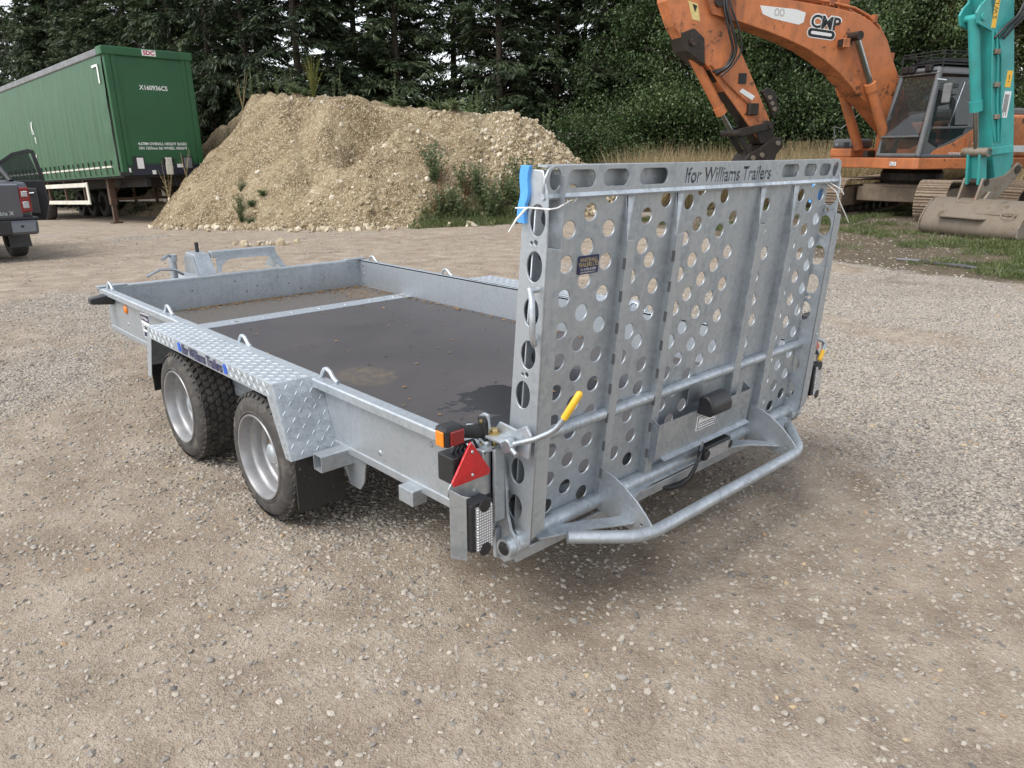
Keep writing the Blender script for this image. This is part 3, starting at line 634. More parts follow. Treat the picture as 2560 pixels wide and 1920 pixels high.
# side channels with oval holes
for sx in (-1, 1):
    out = [(-.068, .075), (-.068, 1.09), (-.004, 1.09), (.018, 1.03), (.028, .9), (.05, .03), (.02, .005), (-.03, .005)]
    oh = [ell(-.012 - .01 * (s < .5), s, .0285, .041, 26) for s in (.965, .843, .719, .597, .475, .233, .112)] + [ell(-.028, s + .061, .005, .005, 8) for s in (.843, .475, .233)] + [ell(-.012, s + .064, .007, .007, 10) for s in (.843, .475)]
    # plate drawn in (n,s): n points to the rear (-Y)
    me = loops_mesh([out] + oh, .007, .0015); place(me, (sx * .8485, 0, 0), (0, -1, 0), (0, 0, 1))
    ch = link('side_channel', me, M['galv'], RP)
    if sx < 0: MB().hexa([(-.797, -.044, .056), (-.793, -.044, .056), (-.793, .0675, .056), (-.797, .0675, .056), (-.797, -.024, 1.08), (-.793, -.024, 1.08), (-.793, .0675, 1.08), (-.797, .0675, 1.08)]).build('channel_web', M['galv'], RP)
    if sx < 0: MB().box(-.8445, -.7975, .0635, .0672, .08, 1.085).build('channel_shade_plate', M['galv'], RP)  # added plate that keeps light out, so the oval holes look dark
    lx = (-.845, -.792) if sx < 0 else (.845, .9)
    lp = MB(); lp.hexa([(lx[0], -.05, .03), (lx[1], -.05, .055), (lx[1], -.044, .055), (lx[0], -.044, .03), (lx[0], -.028, .9), (lx[1], -.028, .89), (lx[1], -.022, .89), (lx[0], -.022, .9)])
    lp.build('channel_lip', M['galv'], RP, bevel=.002)
MB().tube([(-.862, -.018, .79), (-.905, -.03, .795), (-.915, -.05, .775), (-.915, -.062, .675), (-.905, -.06, .657), (-.862, -.02, .662)], .0085, 10).build('grab_handle', M['galv_tube'], RP, smooth=50)
# ribs
M['slot'] = plain('shadowed slot', (.09, .092, .095), .6)
for k, x in enumerate(RIBX):
    lw = .038 if k < 2 else .062; top = .887 if k < 2 else (.885 if k == 2 else .845); jx = x + .004
    rb = MB()
    rb.hexa([(jx, .028, .035), (jx + .004, .028, .035), (x + .004, .0, -.01), (x, .0, -.01), (jx, .028, 1.03), (jx + .004, .028, 1.03), (x + .005, .0, top), (x, .0, top)])
    rb.hexa([(jx, .028, top), (jx + .004, .028, top), (x + .005, 0, top), (x, 0, top), (jx + .01, .028, 1.06), (jx + .014, .028, 1.06), (x + .035, .012, 1.06), (x + .03, .012, 1.06)])
    rib = rb.build('rib', M['galv'], RP)
    lp = MB()
    if k < 2: lp.box(x, x + lw, -.004, .0, -.015, top)
    else:
        lp.box(x, x + .045, -.004, 0, .03, top); lp.hexa([(x + .045, -.004, .03), (x + .068, .016, .03), (x + .066, .018, .03), (x + .043, 0, .03), (x + .045, -.004, top), (x + .068, .016, top), (x + .066, .018, top), (x + .043, 0, top)])
    lp.build('rib_flange', M['galv'], RP, bevel=.0012)
    tab = MB().box(x - .0012, x + .0012, -.0046, .006, 0, .034).mesh('weld_slot') if k < 2 else MB().box(x - .003, x + .005, -.0052, .004, 0, .022).mesh('weld_bead'); tab.materials.append(M['slot'] if k < 2 else M['galv_bright'])
    for q in range(8):
        if .1 + q * .1 < top - .05: link('weld_slot' if k < 2 else 'weld_bead', tab, None, rib).location = (0, 0, .1 + q * .1)
# top bar with oblong and letter cut-outs
TB = .0  # plane
bar_holes = [ell(-.815, 1.07, .022, .028, 20), slot(-.712, 1.069, .11, .046), slot(-.569, 1.069, .11, .046), slot(-.395, 1.069, .137, .046), slot(.433, 1.07, .128, .046), slot(.59, 1.07, .098, .046), slot(.715, 1.07, .096, .046), ell(.805, 1.07, .024, .028, 20)]
tl = [[(x + .028, s + 1.064) for x, s in lp] for lp in text_loops('Ifor Williams Trailers', .064, .96, .0014)]
bar = [(-.855, 1.026), (.855, 1.026), (.855, 1.075), (.845, 1.1), (.82, 1.11), (-.82, 1.104), (-.842, 1.095), (-.855, 1.07)]
tb = link('top_bar', place(loops_mesh([bar] + bar_holes + tl, .006, .0012), (0, -.004, 0), (1, 0, 0), (0, 0, 1)), M['galv'], RP)
MB().prism([(.0, 1.02), (-.006, 1.018), (-.012, 1.024), (-.0075, 1.034), (-.001, 1.034)], (-.857, 0, 0), (0, 1, 0), (0, 0, 1), (1.714, 0, 0)).build('bar_fold', M['galv_bright'], RP)
MB().box(-.845, .845, -.002, .03, 1.098, 1.1025).build('bar_top_fold', M['galv'], RP)
# tubes
seg = [(-.845, RIBX[0] + .012), (RIBX[0] + .018, RIBX[1] + .014), (RIBX[1] + .018, RIBX[2] + .022), (RIBX[2] + .03, RIBX[3] + .022), (RIBX[3] + .03, .845)]
for a, c in seg: MB().cyl((a, .017, .325), (c, .017, .327), .0195, None, 20).build('cross_tube', M['galv_tube'], RP, smooth=50)
MB().cyl((-.86, .01, .012), (.86, .01, .012), .027, None, 20).build('pivot_tube', M['galv_tube'], RP, smooth=50)
# gussets, arch flange, bumper
for sx in (-1, 1):
    gp = [(.0, .135), (.05, .128), (.1, .11), (.155, .08), (.2, .045), (.238, .008), (.232, -.012), (.19, -.03), (.14, -.03), (.09, -.022), (.0, -.018)]
    gh = [ell(.183, .008, .005, .006, 8), ell(.182, -.016, .005, .005, 8), ell(.209, .002, .0035, .016, 8)]
    link('gusset_plate', place(loops_mesh([gp] + gh, .006, .001), (sx * .478, 0, 0), (0, -1, 0), (0, 0, 1)), M['galv'], RP)
fl = [(-.79, .0), (-.79, .03), (-.7, .062), (-.6, .1), (-.53, .135), (-.485, .155), (-.478, .155), (-.472, .155), (-.44, .12), (-.38, .07), (-.3, .038), (-.2, .026), (.2, .026), (.3, .038), (.38, .07), (.44, .12), (.472, .155), (.485, .155), (.53, .135), (.6, .1), (.7, .062), (.79, .03), (.79, 0)]
fl = fl[1:-1]; fl = fl + [(x, max(n_ - .058, -.012)) for x, n_ in fl[::-1]]
MB().prism([(x, -n_) for x, n_ in fl], (0, 0, -.003), (1, 0, 0), (0, 1, 0), (0, 0, .006)).build('arch_flange', M['galv_bright'], RP, bevel=.001)
bp = [(-.71, -.075, 0), (-.6, -.165, 0)] + [(-.5 - .1 * math.cos(R(a)) ** 1.5, -.165 - .06 * math.sin(R(a)), 0) for a in (25, 50, 70)] + [(-.47, -.226, 0), (.47, -.226, 0)] + [(.5 + .1 * math.cos(R(a)) ** 1.5, -.165 - .06 * math.sin(R(a)), 0) for a in (70, 50, 25)] + [(.6, -.165, 0), (.71, -.075, 0)]
bp = spl([(-.71, -.075, 0), (-.65, -.122, 0), (-.585, -.172, 0), (-.54, -.203, 0), (-.48, -.222, 0), (-.4, -.227, 0), (0, -.227, 0), (.4, -.227, 0), (.48, -.222, 0), (.54, -.203, 0), (.585, -.172, 0), (.65, -.122, 0), (.71, -.075, 0)], 4)
bpr = MB().tube(bp, .0205, 20); bpr.build('bumper_tube', M['galv_tube'], RP, smooth=50)
# number-plate holder, lamps, labels
nh = MB(); nh.prism([(.006, .1), (.006, .255), (-.03, .235), (-.03, .1)], (-.228, 0, 0), (0, 1, 0), (0, 0, 1), (.003, 0, 0))
nh.box(-.2285, .39, -.034, -.031, .1, .234); nh.prism([(.006, .1), (.006, .255), (-.03, .235), (-.03, .1)], (.387, 0, 0), (0, 1, 0), (0, 0, 1), (.003, 0, 0))
hold = nh.build('number_plate_holder', M['zinc'], RP)
MB().prism([(-.034, .1), (-.05, .094), (-.05, .091), (-.031, .097)], (-.19, 0, 0), (0, 1, 0), (0, 0, 1), (.58, 0, 0)).build('holder_lip', M['galv_bright'], RP)
for x in (-.165, .34): MB().box(x, x + .014, -.037, -.0342, .135, .16).build('holder_clip', M['zinc'], RP)
MB().box(-.02, .075, -.004, .0, .25, .33).build('lamp_bracket', M['zinc'], RP)
lm = MB(); pr_ = [(-.036, .225), (-.036, .29), (-.05, .302), (-.075, .3), (-.095, .285), (-.105, .262), (-.105, .238), (-.09, .226)]
lm.prism(pr_, (-.005, 0, 0), (0, 1, 0), (0, 0, 1), (.13, 0, 0)); lm.build('plate_lamp', M['plastic'], RP, bevel=.008, smooth=60)
MB().box(.012, .142, -.0362, -.0345, .148, .208).build('warning_label', M['white'], RP)
lab = MB()
for x0, x1, z0, z1 in ((.017, .137, .2, .203), (.017, .137, .153, .156), (.017, .02, .156, .2), (.134, .137, .156, .2)): lab.box(x0, x1, -.0372, -.0363, z0, z1)
lab.build('label_border', M['navy'], RP)
for txt, sz, zz in (('* * * IMPORTANT * * *', .0125, .191),):
    link('label_lettering', place(text_mesh(txt, sz, .85), (.077, -.0366, zz), (1, 0, 0), (0, 0, 1)), M['navy'], RP)
for z in (.174, .165):
    for k in range(9): MB().box(.026 + .0115 * k, .026 + .0115 * k + random.uniform(.006, .0105), -.0372, -.0363, z - .0018, z + .0018).build('label_print', M['navy'], RP)
MB().box(.06, .235, -.064, -.03, .02, .078).build('fog_lamp', M['plastic'], RP, bevel=.004)
MB().box(.075, .22, -.071, -.0645, .026, .072).build('fog_lens', M['lens_clear'], RP, bevel=.003)
for x in (.068, .227): MB().lathe([(0, .004), (.016, .003), (.018, 0)], (x, -.068, .049), (0, -1, 0), 16).build('lens_screw_cover', M['plastic'], RP)
MB().tube([(.05, -.05, .06), (.025, -.062, .05), (.01, -.06, .01), (-.0, -.05, -.035), (-.03, -.035, -.06), (-.09, -.02, -.062), (-.14, 0, -.045)], [.006, .006, .007, .01, .012, .011, .008], 10).build('lamp_cable', M['plastic'], RP, smooth=50)
MB().box(.045, .0615, -.05, -.046, .03, .1).build('lamp_bracket', M['zinc'], RP)
sk = link('dealer_sticker', place(loops_mesh([rrect(-.045, .045, -.027, .027, .006)], .0012), (-.617, .0248, .824), (1, 0, .0), (0, 0, 1)), M['navy'], RP)
for txt, sz, zz in (('WHITEHALL', .0165, .838), ('TRAILERS LTD', .0165, .8245), ('Tel: 01926 812008', .0105, .811), ('www.whitehalltrailers.com', .0072, .803)):
    link('dealer_lettering', place(text_mesh(txt, sz, .85), (-.617, .0236, zz), (1, 0, 0), (0, 0, 1)), M['white'] if sz < .014 else M['gold'], RP)

# ---------------------------------------------------------------- hinges, latches, rear lamps
for sx in (-1, 1):
    lug = [(.075, .6), (.03, .6), (.03, .56), (.02, .46), (.014, .38), (.0, .335), (-.03, .31), (-.036, .285), (-.028, .258), (.0, .235), (.03, .215), (.06, .225), (.07, .26), (.07, .4)]
    MB().px(lug, *sorted((sx * .872, sx * .882))).build('hinge_lug', M['galv'], TR, bevel=.0015)
    MB().cyl((sx * .83, 0, .285), (sx * .91, 0, .285), .031, None, 24).build('hinge_pin', M['galv_bright'], TR, smooth=40)
    MB().lathe([(0, .006), (.018, .005), (.022, 0)], (sx * .9101, 0, .285), (sx, 0, 0), 24).build('hinge_cap', M['plastic'], TR, smooth=50)
    MB().box(*sorted((sx * .883, sx * .9)), .045, .06, .23, .33).build('hinge_tab', M['galv'], TR, bevel=.002)
    # latch
    MB().prism([(-.07, .585), (.05, .6), (.07, .64), (.05, .668), (-.02, .662), (-.06, .684), (-.08, .66)], (sx * .872, 0, 0), (0, 1, 0), (0, 0, 1), (sx * .008, 0, 0)).build('latch_plate', M['galv_bright'], TR, bevel=.002)
    MB().box(*sorted((sx * .88, sx * .93)), -.01, .09, .628, .637).build('latch_tongue', M['galv_bright'], TR, bevel=.003)
    MB().lathe([(0, .012), (.012, .012), (.0135, .008), (.0135, 0), (.02, 0), (.02, -.004)], (sx * .9, .05, .641), (0, 0, 1), 6).build('latch_bolt', M['brass'], TR)
    MB().cyl((sx * .9, .05, .55), (sx * .9, .05, .63), .008).build('latch_spring_rod', M['brass'], TR)
    MB().lathe([(.0, -.014), (.02, -.014), (.024, -.008), (.024, .008), (.02, .014), (0, .014)], (sx * .9, -.01, .618), (1, 0, 0), 20).build('latch_boss', M['zinc'], TR, smooth=40)
    MB().cyl((sx * .9, -.01, .618), (sx * .91, -.055, .603), .0085).build('latch_stud', M['zinc'], TR, smooth=40)
    if sx < 0:
        hp = [V(-.9, -.02, .622), V(-.868, -.09, .652), V(-.85, -.125, .675), V(-.842, -.142, .69), V(-.836, -.155, .71), V(-.83, -.168, .735), V(-.815, -.2, .8)]
    else:
        hp = [V(.9, -.02, .632), V(.94, -.04, .628), V(.99, -.055, .606), V(1.0, -.06, .592), V(.985, -.065, .575), V(.965, -.07, .558), V(.935, -.075, .535)]
    MB().tube(hp[:6], .0085, 12).build('latch_handle', M['zinc'], TR, smooth=50)
    MB().tube([hp[4].lerp(hp[5], .5), hp[5].lerp(hp[6], .5), hp[6], hp[6] + (hp[6] - hp[5]).normalized() * .005], [.0102, .0102, .0098, .005], 14).build('handle_sleeve', M['yellow'], TR, smooth=50)
    # lamp plate facing the rear
    ysh = -.03; _before = set(bpy.data.objects)
    pl = [(-.935, .478), (-.935, .63), (-.99, .632), (-1.02, .62), (-1.128, .572), (-1.138, .56), (-1.138, .535), (-1.1, .53), (-1.06, .51), (-1.0, .48)]
    ph = [ell(-.966, .612, .009, .012, 12), ell(-.966, .587, .009, .012, 12), ell(-1.045, .53, .005, .005, 8)]
    pl = [(sx * -a, c) for a, c in pl]; ph = [[(sx * -a, c) for a, c in q] for q in ph]
    LP = link('lamp_plate', place(loops_mesh([pl] + ph, .004, .0008), (0, ysh, 0), (1, 0, 0), (0, 0, 1)), M['zinc'], TR)
    MB().box(*sorted((sx * .883, sx * .94)), ysh - .005, ysh + .03, .478, .632).build('plate_fold', M['zinc'], LP, bevel=.003)
    for z in (.62, .5): MB().lathe([(0, .014), (.006, .014), (.01, .006), (.01, 0)], (sx * .93, ysh - .006, z), (0, -1, 0), 6).build('plate_bolt', M['galv_bright'], LP)
    # side guard
    MB().hexa([(sx * 1.137, ysh - .005, .345), (sx * 1.105, ysh - .04, .338), (sx * 1.103, ysh - .037, .338), (sx * 1.135, ysh, .345), (sx * 1.137, ysh - .005, .562), (sx * 1.105, ysh - .04, .535), (sx * 1.103, ysh - .037, .535), (sx * 1.135, ysh, .562)]).build('lamp_guard', M['zinc'], LP, bevel=.0015)
    lb = MB().box(*sorted((sx * 1.017, sx * 1.098)), ysh - .05, ysh - .003, .362, .512).build('tail_lamp', M['plastic'], TR, bevel=.004)
    MB().box(*sorted((sx * 1.025, sx * 1.085)), ysh - .062, ysh - .05, .366, .505).build('lamp_lens', M['lens_clear'], lb, bevel=.004)
    for z in (.505, .368): MB().lathe([(0, .003), (.02, .002), (.022, 0)], (sx * 1.055, ysh - .0605, z), (0, -1, 0), 20).build('lens_screw_cover', M['plastic'], lb)
    # triangle reflector
    def rtri(k): 
        c = (1.06, .6085); P = [(1.06, .683), (1.066, .677), (1.131, .579), (1.124, .5655), (.996, .566), (.989, .579), (1.054, .677)]
        return [(sx * (c[0] + (a - c[0]) * k), c[1] + (z - c[1]) * k) for a, z in P]
    tr_ = MB().prism(rtri(1), (0, ysh - .004, 0), (1, 0, 0), (0, 0, 1), (0, -.008, 0)).build('triangle_reflector', M['lens_red'], TR, bevel=.002)
    cpt = (sx * 1.06, .603); rt = rtri(.86); q = MB(); n_ = len(rt)
    q.add([(a, ysh - .0123, z) for a, z in rt] + [(cpt[0], ysh - .0165, cpt[1])], [(i, (i + 1) % n_, n_) if sx > 0 else ((i + 1) % n_, i, n_) for i in range(n_)]); q.build('reflector_facets', M['lens_red'], tr_)
    for z in (.655, .585): MB().lathe([(0, .003), (.004, .002), (.005, 0)], (sx * 1.06, ysh - .0155, z), (0, -1, 0), 10).build('rivet', M['zinc'], tr_)
    # junction box and cables, outline marker on rubber stalk
    MB().box(*sorted((sx * 1.03, sx * 1.115)), ysh + .004, ysh + .075, .56, .645).build('junction_box', M['plastic'], TR, bevel=.006)
    for k in range(3):
        x = 1.09 - .017 * k; MB().tube([(sx * x, .01, .64), (sx * (x - .01), .0, .668), (sx * (x - .03), -.01, .672), (sx * (x - .045), -.01, .645), (sx * (x - .05), .0, .62)], .005, 8).build('cable', M['plastic'], TR, smooth=50)
    for k in range(3): MB().tube([(sx * (1.0 - .006 * k), ysh, .5), (sx * (1.0 - .01 * k), ysh + .01, .4), (sx * (.985 - .01 * k), ysh + .02, .35), (sx * (.95 - .006 * k), ysh + .04, .325), (sx * .89, .05, .31)], .005, 8).build('cable', M['plastic'], TR, smooth=50)
    st = MB(); pth = []; rr = []
    for k in range(15):
        tt = k / 14; pth.append((sx * (.985 + .085 * tt), .01 - .005 * tt, .682 + .022 * tt)); rr.append((.02 - .004 * tt) * (1 + .12 * (k % 2)))
    st.tube(pth, rr, 14); stalk = st.build('marker_stalk', M['rubber'], TR, smooth=60)
    MB().prism([(.01, .632), (.02, .725), (-.002, .728), (-.014, .715), (-.016, .64), (-.006, .628)], (sx * .972, 0, 0), (0, 1, 0), (0, 0, 1), (sx * .014, 0, 0)).build('stalk_base', M['rubber'], TR, bevel=.003)
    MB().prism([(.03, .6), (.03, .72), (.01, .735), (-.01, .733), (-.015, .69), (-.01, .66), (.01, .62)], (sx * .962, 0, 0), (0, 1, 0), (0, 0, 1), (sx * .009, 0, 0)).build('stalk_bracket', M['galv_bright'], TR, bevel=.002)
    for z in (.715, .642): MB().lathe([(0, .004), (.006, .003), (.007, 0)], (sx * .986, .0, z), (sx, -.3, 0), 6).build('bolt', M['brass'], TR)
    hd_ = MB().box(*sorted((sx * 1.065, sx * 1.132)), -.02, .035, .672, .734).build('marker_lamp', M['plastic'], TR, bevel=.012)
    MB().box(*sorted((sx * 1.07, sx * 1.118)), -.026, -.0195, .679, .722).build('red_lens', M['lens_dark_red'], hd_, bevel=.006)
    MB().box(*sorted((sx * 1.1315, sx * 1.137)), -.012, .022, .678, .722).build('amber_lens', M['lens_amber'], hd_, bevel=.005)
    for o in set(bpy.data.objects) - _before:
        if o.parent == TR: o.location = (.055 if sx < 0 else .02, .07, -.038)
    MB().box(*sorted((sx * WO, sx * .885)), .02, .05, .37, .6).build('end_post', M['galv'], TR, bevel=.003)
# rear cross beam under the deck
MB().box(-.89, .89, .06, .12, .3, .384).build('rear_beam', M['galv'], TR, bevel=.004)
MB().box(-.868, .868, -.012, .0, .225, .262).build('rear_sill', M['galv'], TR, bevel=.003)
for sx in (-1, 1): MB().box(*sorted((sx * .78, sx * .86)), .002, .058, .222, .32).build('sill_bracket', M['galv'], TR)
# loose things on the ramp
F0 = V(0, 0, .285); RX = Matrix.Rotation(TILT, 3, 'X')
def rpt(x, n, s): return F0 + RX @ V(x, -n, s)
fo = MB(); nn = 9; pv = []
for k in range(nn + 1):
    s = 1.097 - .145 * k / nn; sq = 1 - .3 * math.exp(-((s - .998) / .02) ** 2); nf = -.062 - .004 * math.sin(k); wd = .012 * (1 - .3 * k / nn) * sq
    for (dx, dn) in ((-.862, nf - .012), (-.862, nf + wd + .006), (-.852, nf + wd + .008), (-.852, nf + .006), (-.838, nf + .006), (-.836, nf - .014)): pv.append(rpt(dx - .012 * (1 - sq), dn, s))
ff = []
for k in range(nn):
    for j in range(6): ff.append((k * 6 + j, k * 6 + (j + 1) % 6, (k + 1) * 6 + (j + 1) % 6, (k + 1) * 6 + j))
ff += [(5, 4, 3, 2, 1, 0), tuple(nn * 6 + j for j in range(6))]
fo.add(pv, ff); tag(fo.build('foam_pad', M['foam'], None, smooth=40), 'blue foam pad tied over the ramp edge above the bent grab handle', 'foam pad')
tag(MB().tube([rpt(-.877, -.07, .99), rpt(-.88, -.02, .998), rpt(-.856, .034, 1.0), rpt(-.83, .035, 1.002), rpt(-.76, .012, 1.014), rpt(-.7, -.02, 1.012)], .0021, 6).add(*(lambda m: (m.v, m.f))(MB().tube([rpt(-.885, -.02, .998), rpt(-.89, -.05, .965), rpt(-.892, -.075, .928)], [.0034, .003, .0018], 6))).build('cable_tie', M['tie'], None, smooth=50), 'white cable tie cinched round the thick blue foam pad', 'cable tie')
fr_ = MB(); fr_.hexa([rpt(.8, -.05, .93), rpt(.838, -.05, .93), rpt(.838, -.075, .93), rpt(.8, -.075, .93), rpt(.8, -.05, 1.03), rpt(.838, -.05, 1.03), rpt(.838, -.075, 1.03), rpt(.8, -.075, 1.03)])
tag(fr_.build('foam_pad', M['foam']), 'blue foam strip behind the ramp, glimpsed through its end holes', 'foam pad')
tag(MB().tube([rpt(.78, -.04, 1.02), rpt(.79, .0, 1.018), rpt(.83, .035, .995), rpt(.85, .04, .975)], .0024, 6).build('cable_tie', M['tie'], None, smooth=50), 'short white cable tie sticking out beside the ramp top bar', 'cable tie')
tag(MB().tube([rpt(.79, -.02, 1.02), rpt(.82, .02, .985), rpt(.85, .03, .945), rpt(.93, .03, .89), rpt(.985, .03, .852)], [.0024, .0024, .0024, .0024, .0015], 6).build('cable_tie', M['tie'], None, smooth=50), 'long white cable tie tail pointing down from the ramp end', 'cable tie')
# leaf litter and grit on the deck
def quad_litter(name, pts, mat, smin, smax, label, cat):
    q = MB()
    for p in pts:
        s = random.uniform(smin, smax); a = random.uniform(0, 6.28); u = V(math.cos(a), math.sin(a), random.uniform(-.2, .2)) * s; v = V(-math.sin(a), math.cos(a), random.uniform(-.3, .3)) * s * random.uniform(.35, .7)
        c = V(*p); q.add([c - u, c - v * .8 + u * .2 + V(0, 0, .002), c + u, c + v + V(0, 0, .003)], [(0, 1, 2), (0, 2, 3)])
    return tag(q.build(name, mat), label, cat, kind='stuff')
lm_ = plain('dry leaf litter', (.22, .13, .05), .8, 0, .5, 40)
pts = [(random.uniform(-.5, .88), 3.62 - abs(random.gauss(0, .05)), ZD + .004) for _ in range(420)] + [(random.uniform(.5, .88), random.uniform(3.15, 3.6), ZD + .004) for _ in range(90)] + [(.885 - abs(random.gauss(0, .02)), random.uniform(.3, 3.6), ZD + .004) for _ in range(260)] + [(random.uniform(-.85, .85), random.uniform(.2, 3.5), ZD + .004) for _ in range(120)]
quad_litter('leaf_litter', pts, lm_, .005, .014, 'brown leaf litter and grit lying on the trailer deck', 'leaf litter')
# ================================================================== spoil heap
def sm(x, a, b): t_ = np.clip((x - a) / (b - a), 0, 1); return t_ * t_ * (3 - 2 * t_)
def px2a(u, b): return (u - 1280) / FPX * b * .98
TOE = [(-16, 27.0), (-12.2, 24.0), (-10.6, 21.6), (-8.8, 19.8), (-6.3, 18.0), (-3.6, 16.6), (-2.2, 16.9), (0.1, 17.7), (1.6, 18.6), (3.0, 20.0), (4.5, 23.0), (6, 26)]
RDG = [(-16, .3), (-12.5, 1.6), (-10.5, 2.4), (-9.3, 2.95), (-8.4, 3.4), (-7.4, 3.66), (-6.4, 3.6), (-5.3, 3.42), (-4.2, 3.22), (-3.2, 3.06), (-2.4, 2.9), (-1.2, 2.66), (-.65, 2.56), (0.0, 2.68), (.65, 2.45), (1.2, 1.95), (1.7, 1.35), (2.3, .75), (3.0, .25), (4.5, 0), (6, 0)]
def heap_h(a, b):
    a = np.asarray(a, float); b = np.asarray(b, float)
    aw = a + .35 * (fbm(a * .8, b * .8, 60, 3) - .5)
    toe = np.interp(aw, *zip(*TOE)) + .5 * (fbm(a * .9, a * 0 + 3, 61, 3) - .5); rdg = np.interp(aw, *zip(*RDG))
    d = b - toe
    front = d * (.72 + .12 * (fbm(a * .7, b * .4, 62, 3) - .5)) * 1.05
    front = np.where(d < 0, d * .6, front)
    back = (toe + 10.4 - b) * .75
    h = np.minimum(np.minimum(front, back), rdg + .25 * (fbm(a * 1.1, b * 1.1, 63, 3) - .5) * (rdg > .3))
    # slumped scar and the tipped cone in front of it
    scar = np.exp(-((a + 3.4) / 1.15) ** 4) * sm(b, 18.4, 19.8) * (1 - sm(b, 20.95, 21.2)); h = h - 1.15 * scar
    gul = np.exp(-((a + 4.9 + .35 * (b - 19)) / .28) ** 2) * sm(d, .3, 1.5) * (1 - sm(d, 3.3, 4.4)); h = h - .28 * gul
    cd = np.hypot((a + 2.55) * .92, (b - 19.4)); cone = 2.28 - np.maximum(cd - .12, 0) * .66
    h = np.maximum(h, np.minimum(cone, np.where(d < 0, d * .6, d * .95)))
    rr = 2.62 - np.hypot(a - .15, (b - 21.2) * .9) * .74; h = np.maximum(h, np.minimum(rr, np.where(d < 0, d * .6, d * .95)))
    xw = CAM[0] + RT[0] * a + FH[0] * b; yw = CAM[1] + RT[1] * a + FH[1] * b
    cl = 1 - sm(yw, 21.0, 21.7) * (1 - sm(xw - 7.35 + .052 * (yw - 22), .05, 1.1)); h = np.where(h > 0, h * cl - .06 * (1 - cl), h)
    m = sm(h, .0, .5)
    h = h + m * (.36 * (fbm(a * 1.3, b * 1.3, 64, 4) - .5) + .13 * (fbm(a * 6, b * 6, 65, 3) - .5) - .30 * np.maximum(0, .16 - np.abs(fbm(a * 1.7 + .5 * fbm(a, b, 67, 2), b * .45, 66, 3) - .5)) * 2.4)
    return h
ga = np.arange(-17, 7.01, .085); gb = np.arange(15.2, 31, .085); A, B = np.meshgrid(ga, gb)
Hh = heap_h(A, B); Xh = CAM[0] + RT[0] * A + FH[0] * B; Yh = CAM[1] + RT[1] * A + FH[1] * B; Zh = terrain(Xh, Yh) + np.maximum(Hh, -.25) - .02
keepv = (Hh > -.12)
idx = np.arange(A.size).reshape(A.shape); q = np.stack([idx[:-1, :-1], idx[:-1, 1:], idx[1:, 1:], idx[1:, :-1]], -1).reshape(-1, 4)
q = q[keepv.ravel()[q].all(1)]
used, inv = np.unique(q, return_inverse=True); q = inv.reshape(-1, 4)
t = NT('chalky spoil'); co = t.coord(); n1 = t.noise(co, .9, 6, .65); n2 = t.noise(co, 7, 7, .72); n3 = t.noise(co, 30, 5, .7)
vv = t.n('ShaderNodeTexVoronoi'); vv.inputs['Scale'].default_value = 34; t.l(co, vv.inputs['Vector']); sv = t.n('ShaderNodeSeparateColor'); t.l(vv.outputs['Color'], sv.inputs[0])
soil = t.ramp(t.math('ADD', t.math('MULTIPLY', n1, .5), t.math('MULTIPLY', n2, .5)), [(.4, (.11, .078, .043)), (.5, (.225, .167, .096)), (.6, (.35, .28, .178))])
st = t.ramp(sv.outputs[1], [(.3, (.3, .24, .15)), (.8, (.58, .51, .38))])
col = t.mix(t.ramp(sv.outputs[0], [(.62, 0.), (.72, .7)]), soil, st)
t.set(Base_Color=col, Roughness=.95, Specular_IOR_Level=.2, Normal=t.bump(t.math('ADD', t.math('ADD', n2, t.math('MULTIPLY', n3, .4)), t.math('MULTIPLY', t.ramp(vv.outputs['Distance'], [(0, 1.), (.6, 0.)]), .5)), .9, .06)); M['spoil'] = t.m
me = bpy.data.meshes.new('spoil_heap'); me.from_pydata(np.stack([Xh.ravel()[used], Yh.ravel()[used], Zh.ravel()[used]], -1).tolist(), [], q.tolist()); me.polygons.foreach_set('use_smooth', [True] * len(me.polygons))
HEAP = tag(link('spoil_heap', me, M['spoil']), 'large pale chalky spoil heap with a slumped scar and weedy crest', 'spoil heap')
def heap_pt(a, b):
    x = CAM[0] + RT[0] * a + FH[0] * b; y = CAM[1] + RT[1] * a + FH[1] * b
    return np.stack([x, y, terrain(x, y) + np.maximum(heap_h(a, b), 0) - .02], -1)
rg = np.random.default_rng(11); n = 75000
a = rg.uniform(-12, 3.2, n); b = rg.uniform(16, 23.5, n); h = heap_h(a, b); pat = fbm(a * .9, b * .9, 70, 4)
right = sm(a, -1.4, -.2); cone_low = np.exp(-((a + 3.0) / 1.3) ** 2) * (h < 1.2) + np.exp(-((a + 2.8) / 1.2) ** 2) * (h > 1.6) * (h < 2.2) * .7
pk = (np.clip((pat - .46) * 3.2, 0, 1) * .13 + .012) * (.3 + .7 * sm(a, -8.5, -5.5)) + .42 * right + .34 * cone_low
k = (h > .03) & (rg.random(n) < pk); p = heap_pt(a[k], b[k])
s = .010 + .07 * rg.random(len(p)) ** 7 + .010 * right[k]
rc = rock_collection('rubble', M['rubble'], 6, 1, (.6, .9), .4)
scatter('rubble', p, s, rg.random((len(p), 3)) * 6.28, rc, 'pale chalk stones strewn over the spoil heap', 'rubble')
ta = rg.uniform(-9.5, 1.5, 420); tb_ = np.interp(ta, *zip(*TOE)) - np.abs(rg.normal(0, .35, 420)); tp = heap_pt(ta, tb_); tp[:, 2] += .03
xa_ = px2a(rg.normal(640, 60, 26), 13); ya_ = rg.normal(13.2, .25, 26); tp2 = np.stack([CAM[0] + RT[0] * xa_ + FH[0] * ya_, CAM[1] + RT[1] * xa_ + FH[1] * ya_, xa_ * 0], -1); tp2[:, 2] = terrain(tp2[:, 0], tp2[:, 1]) + .01
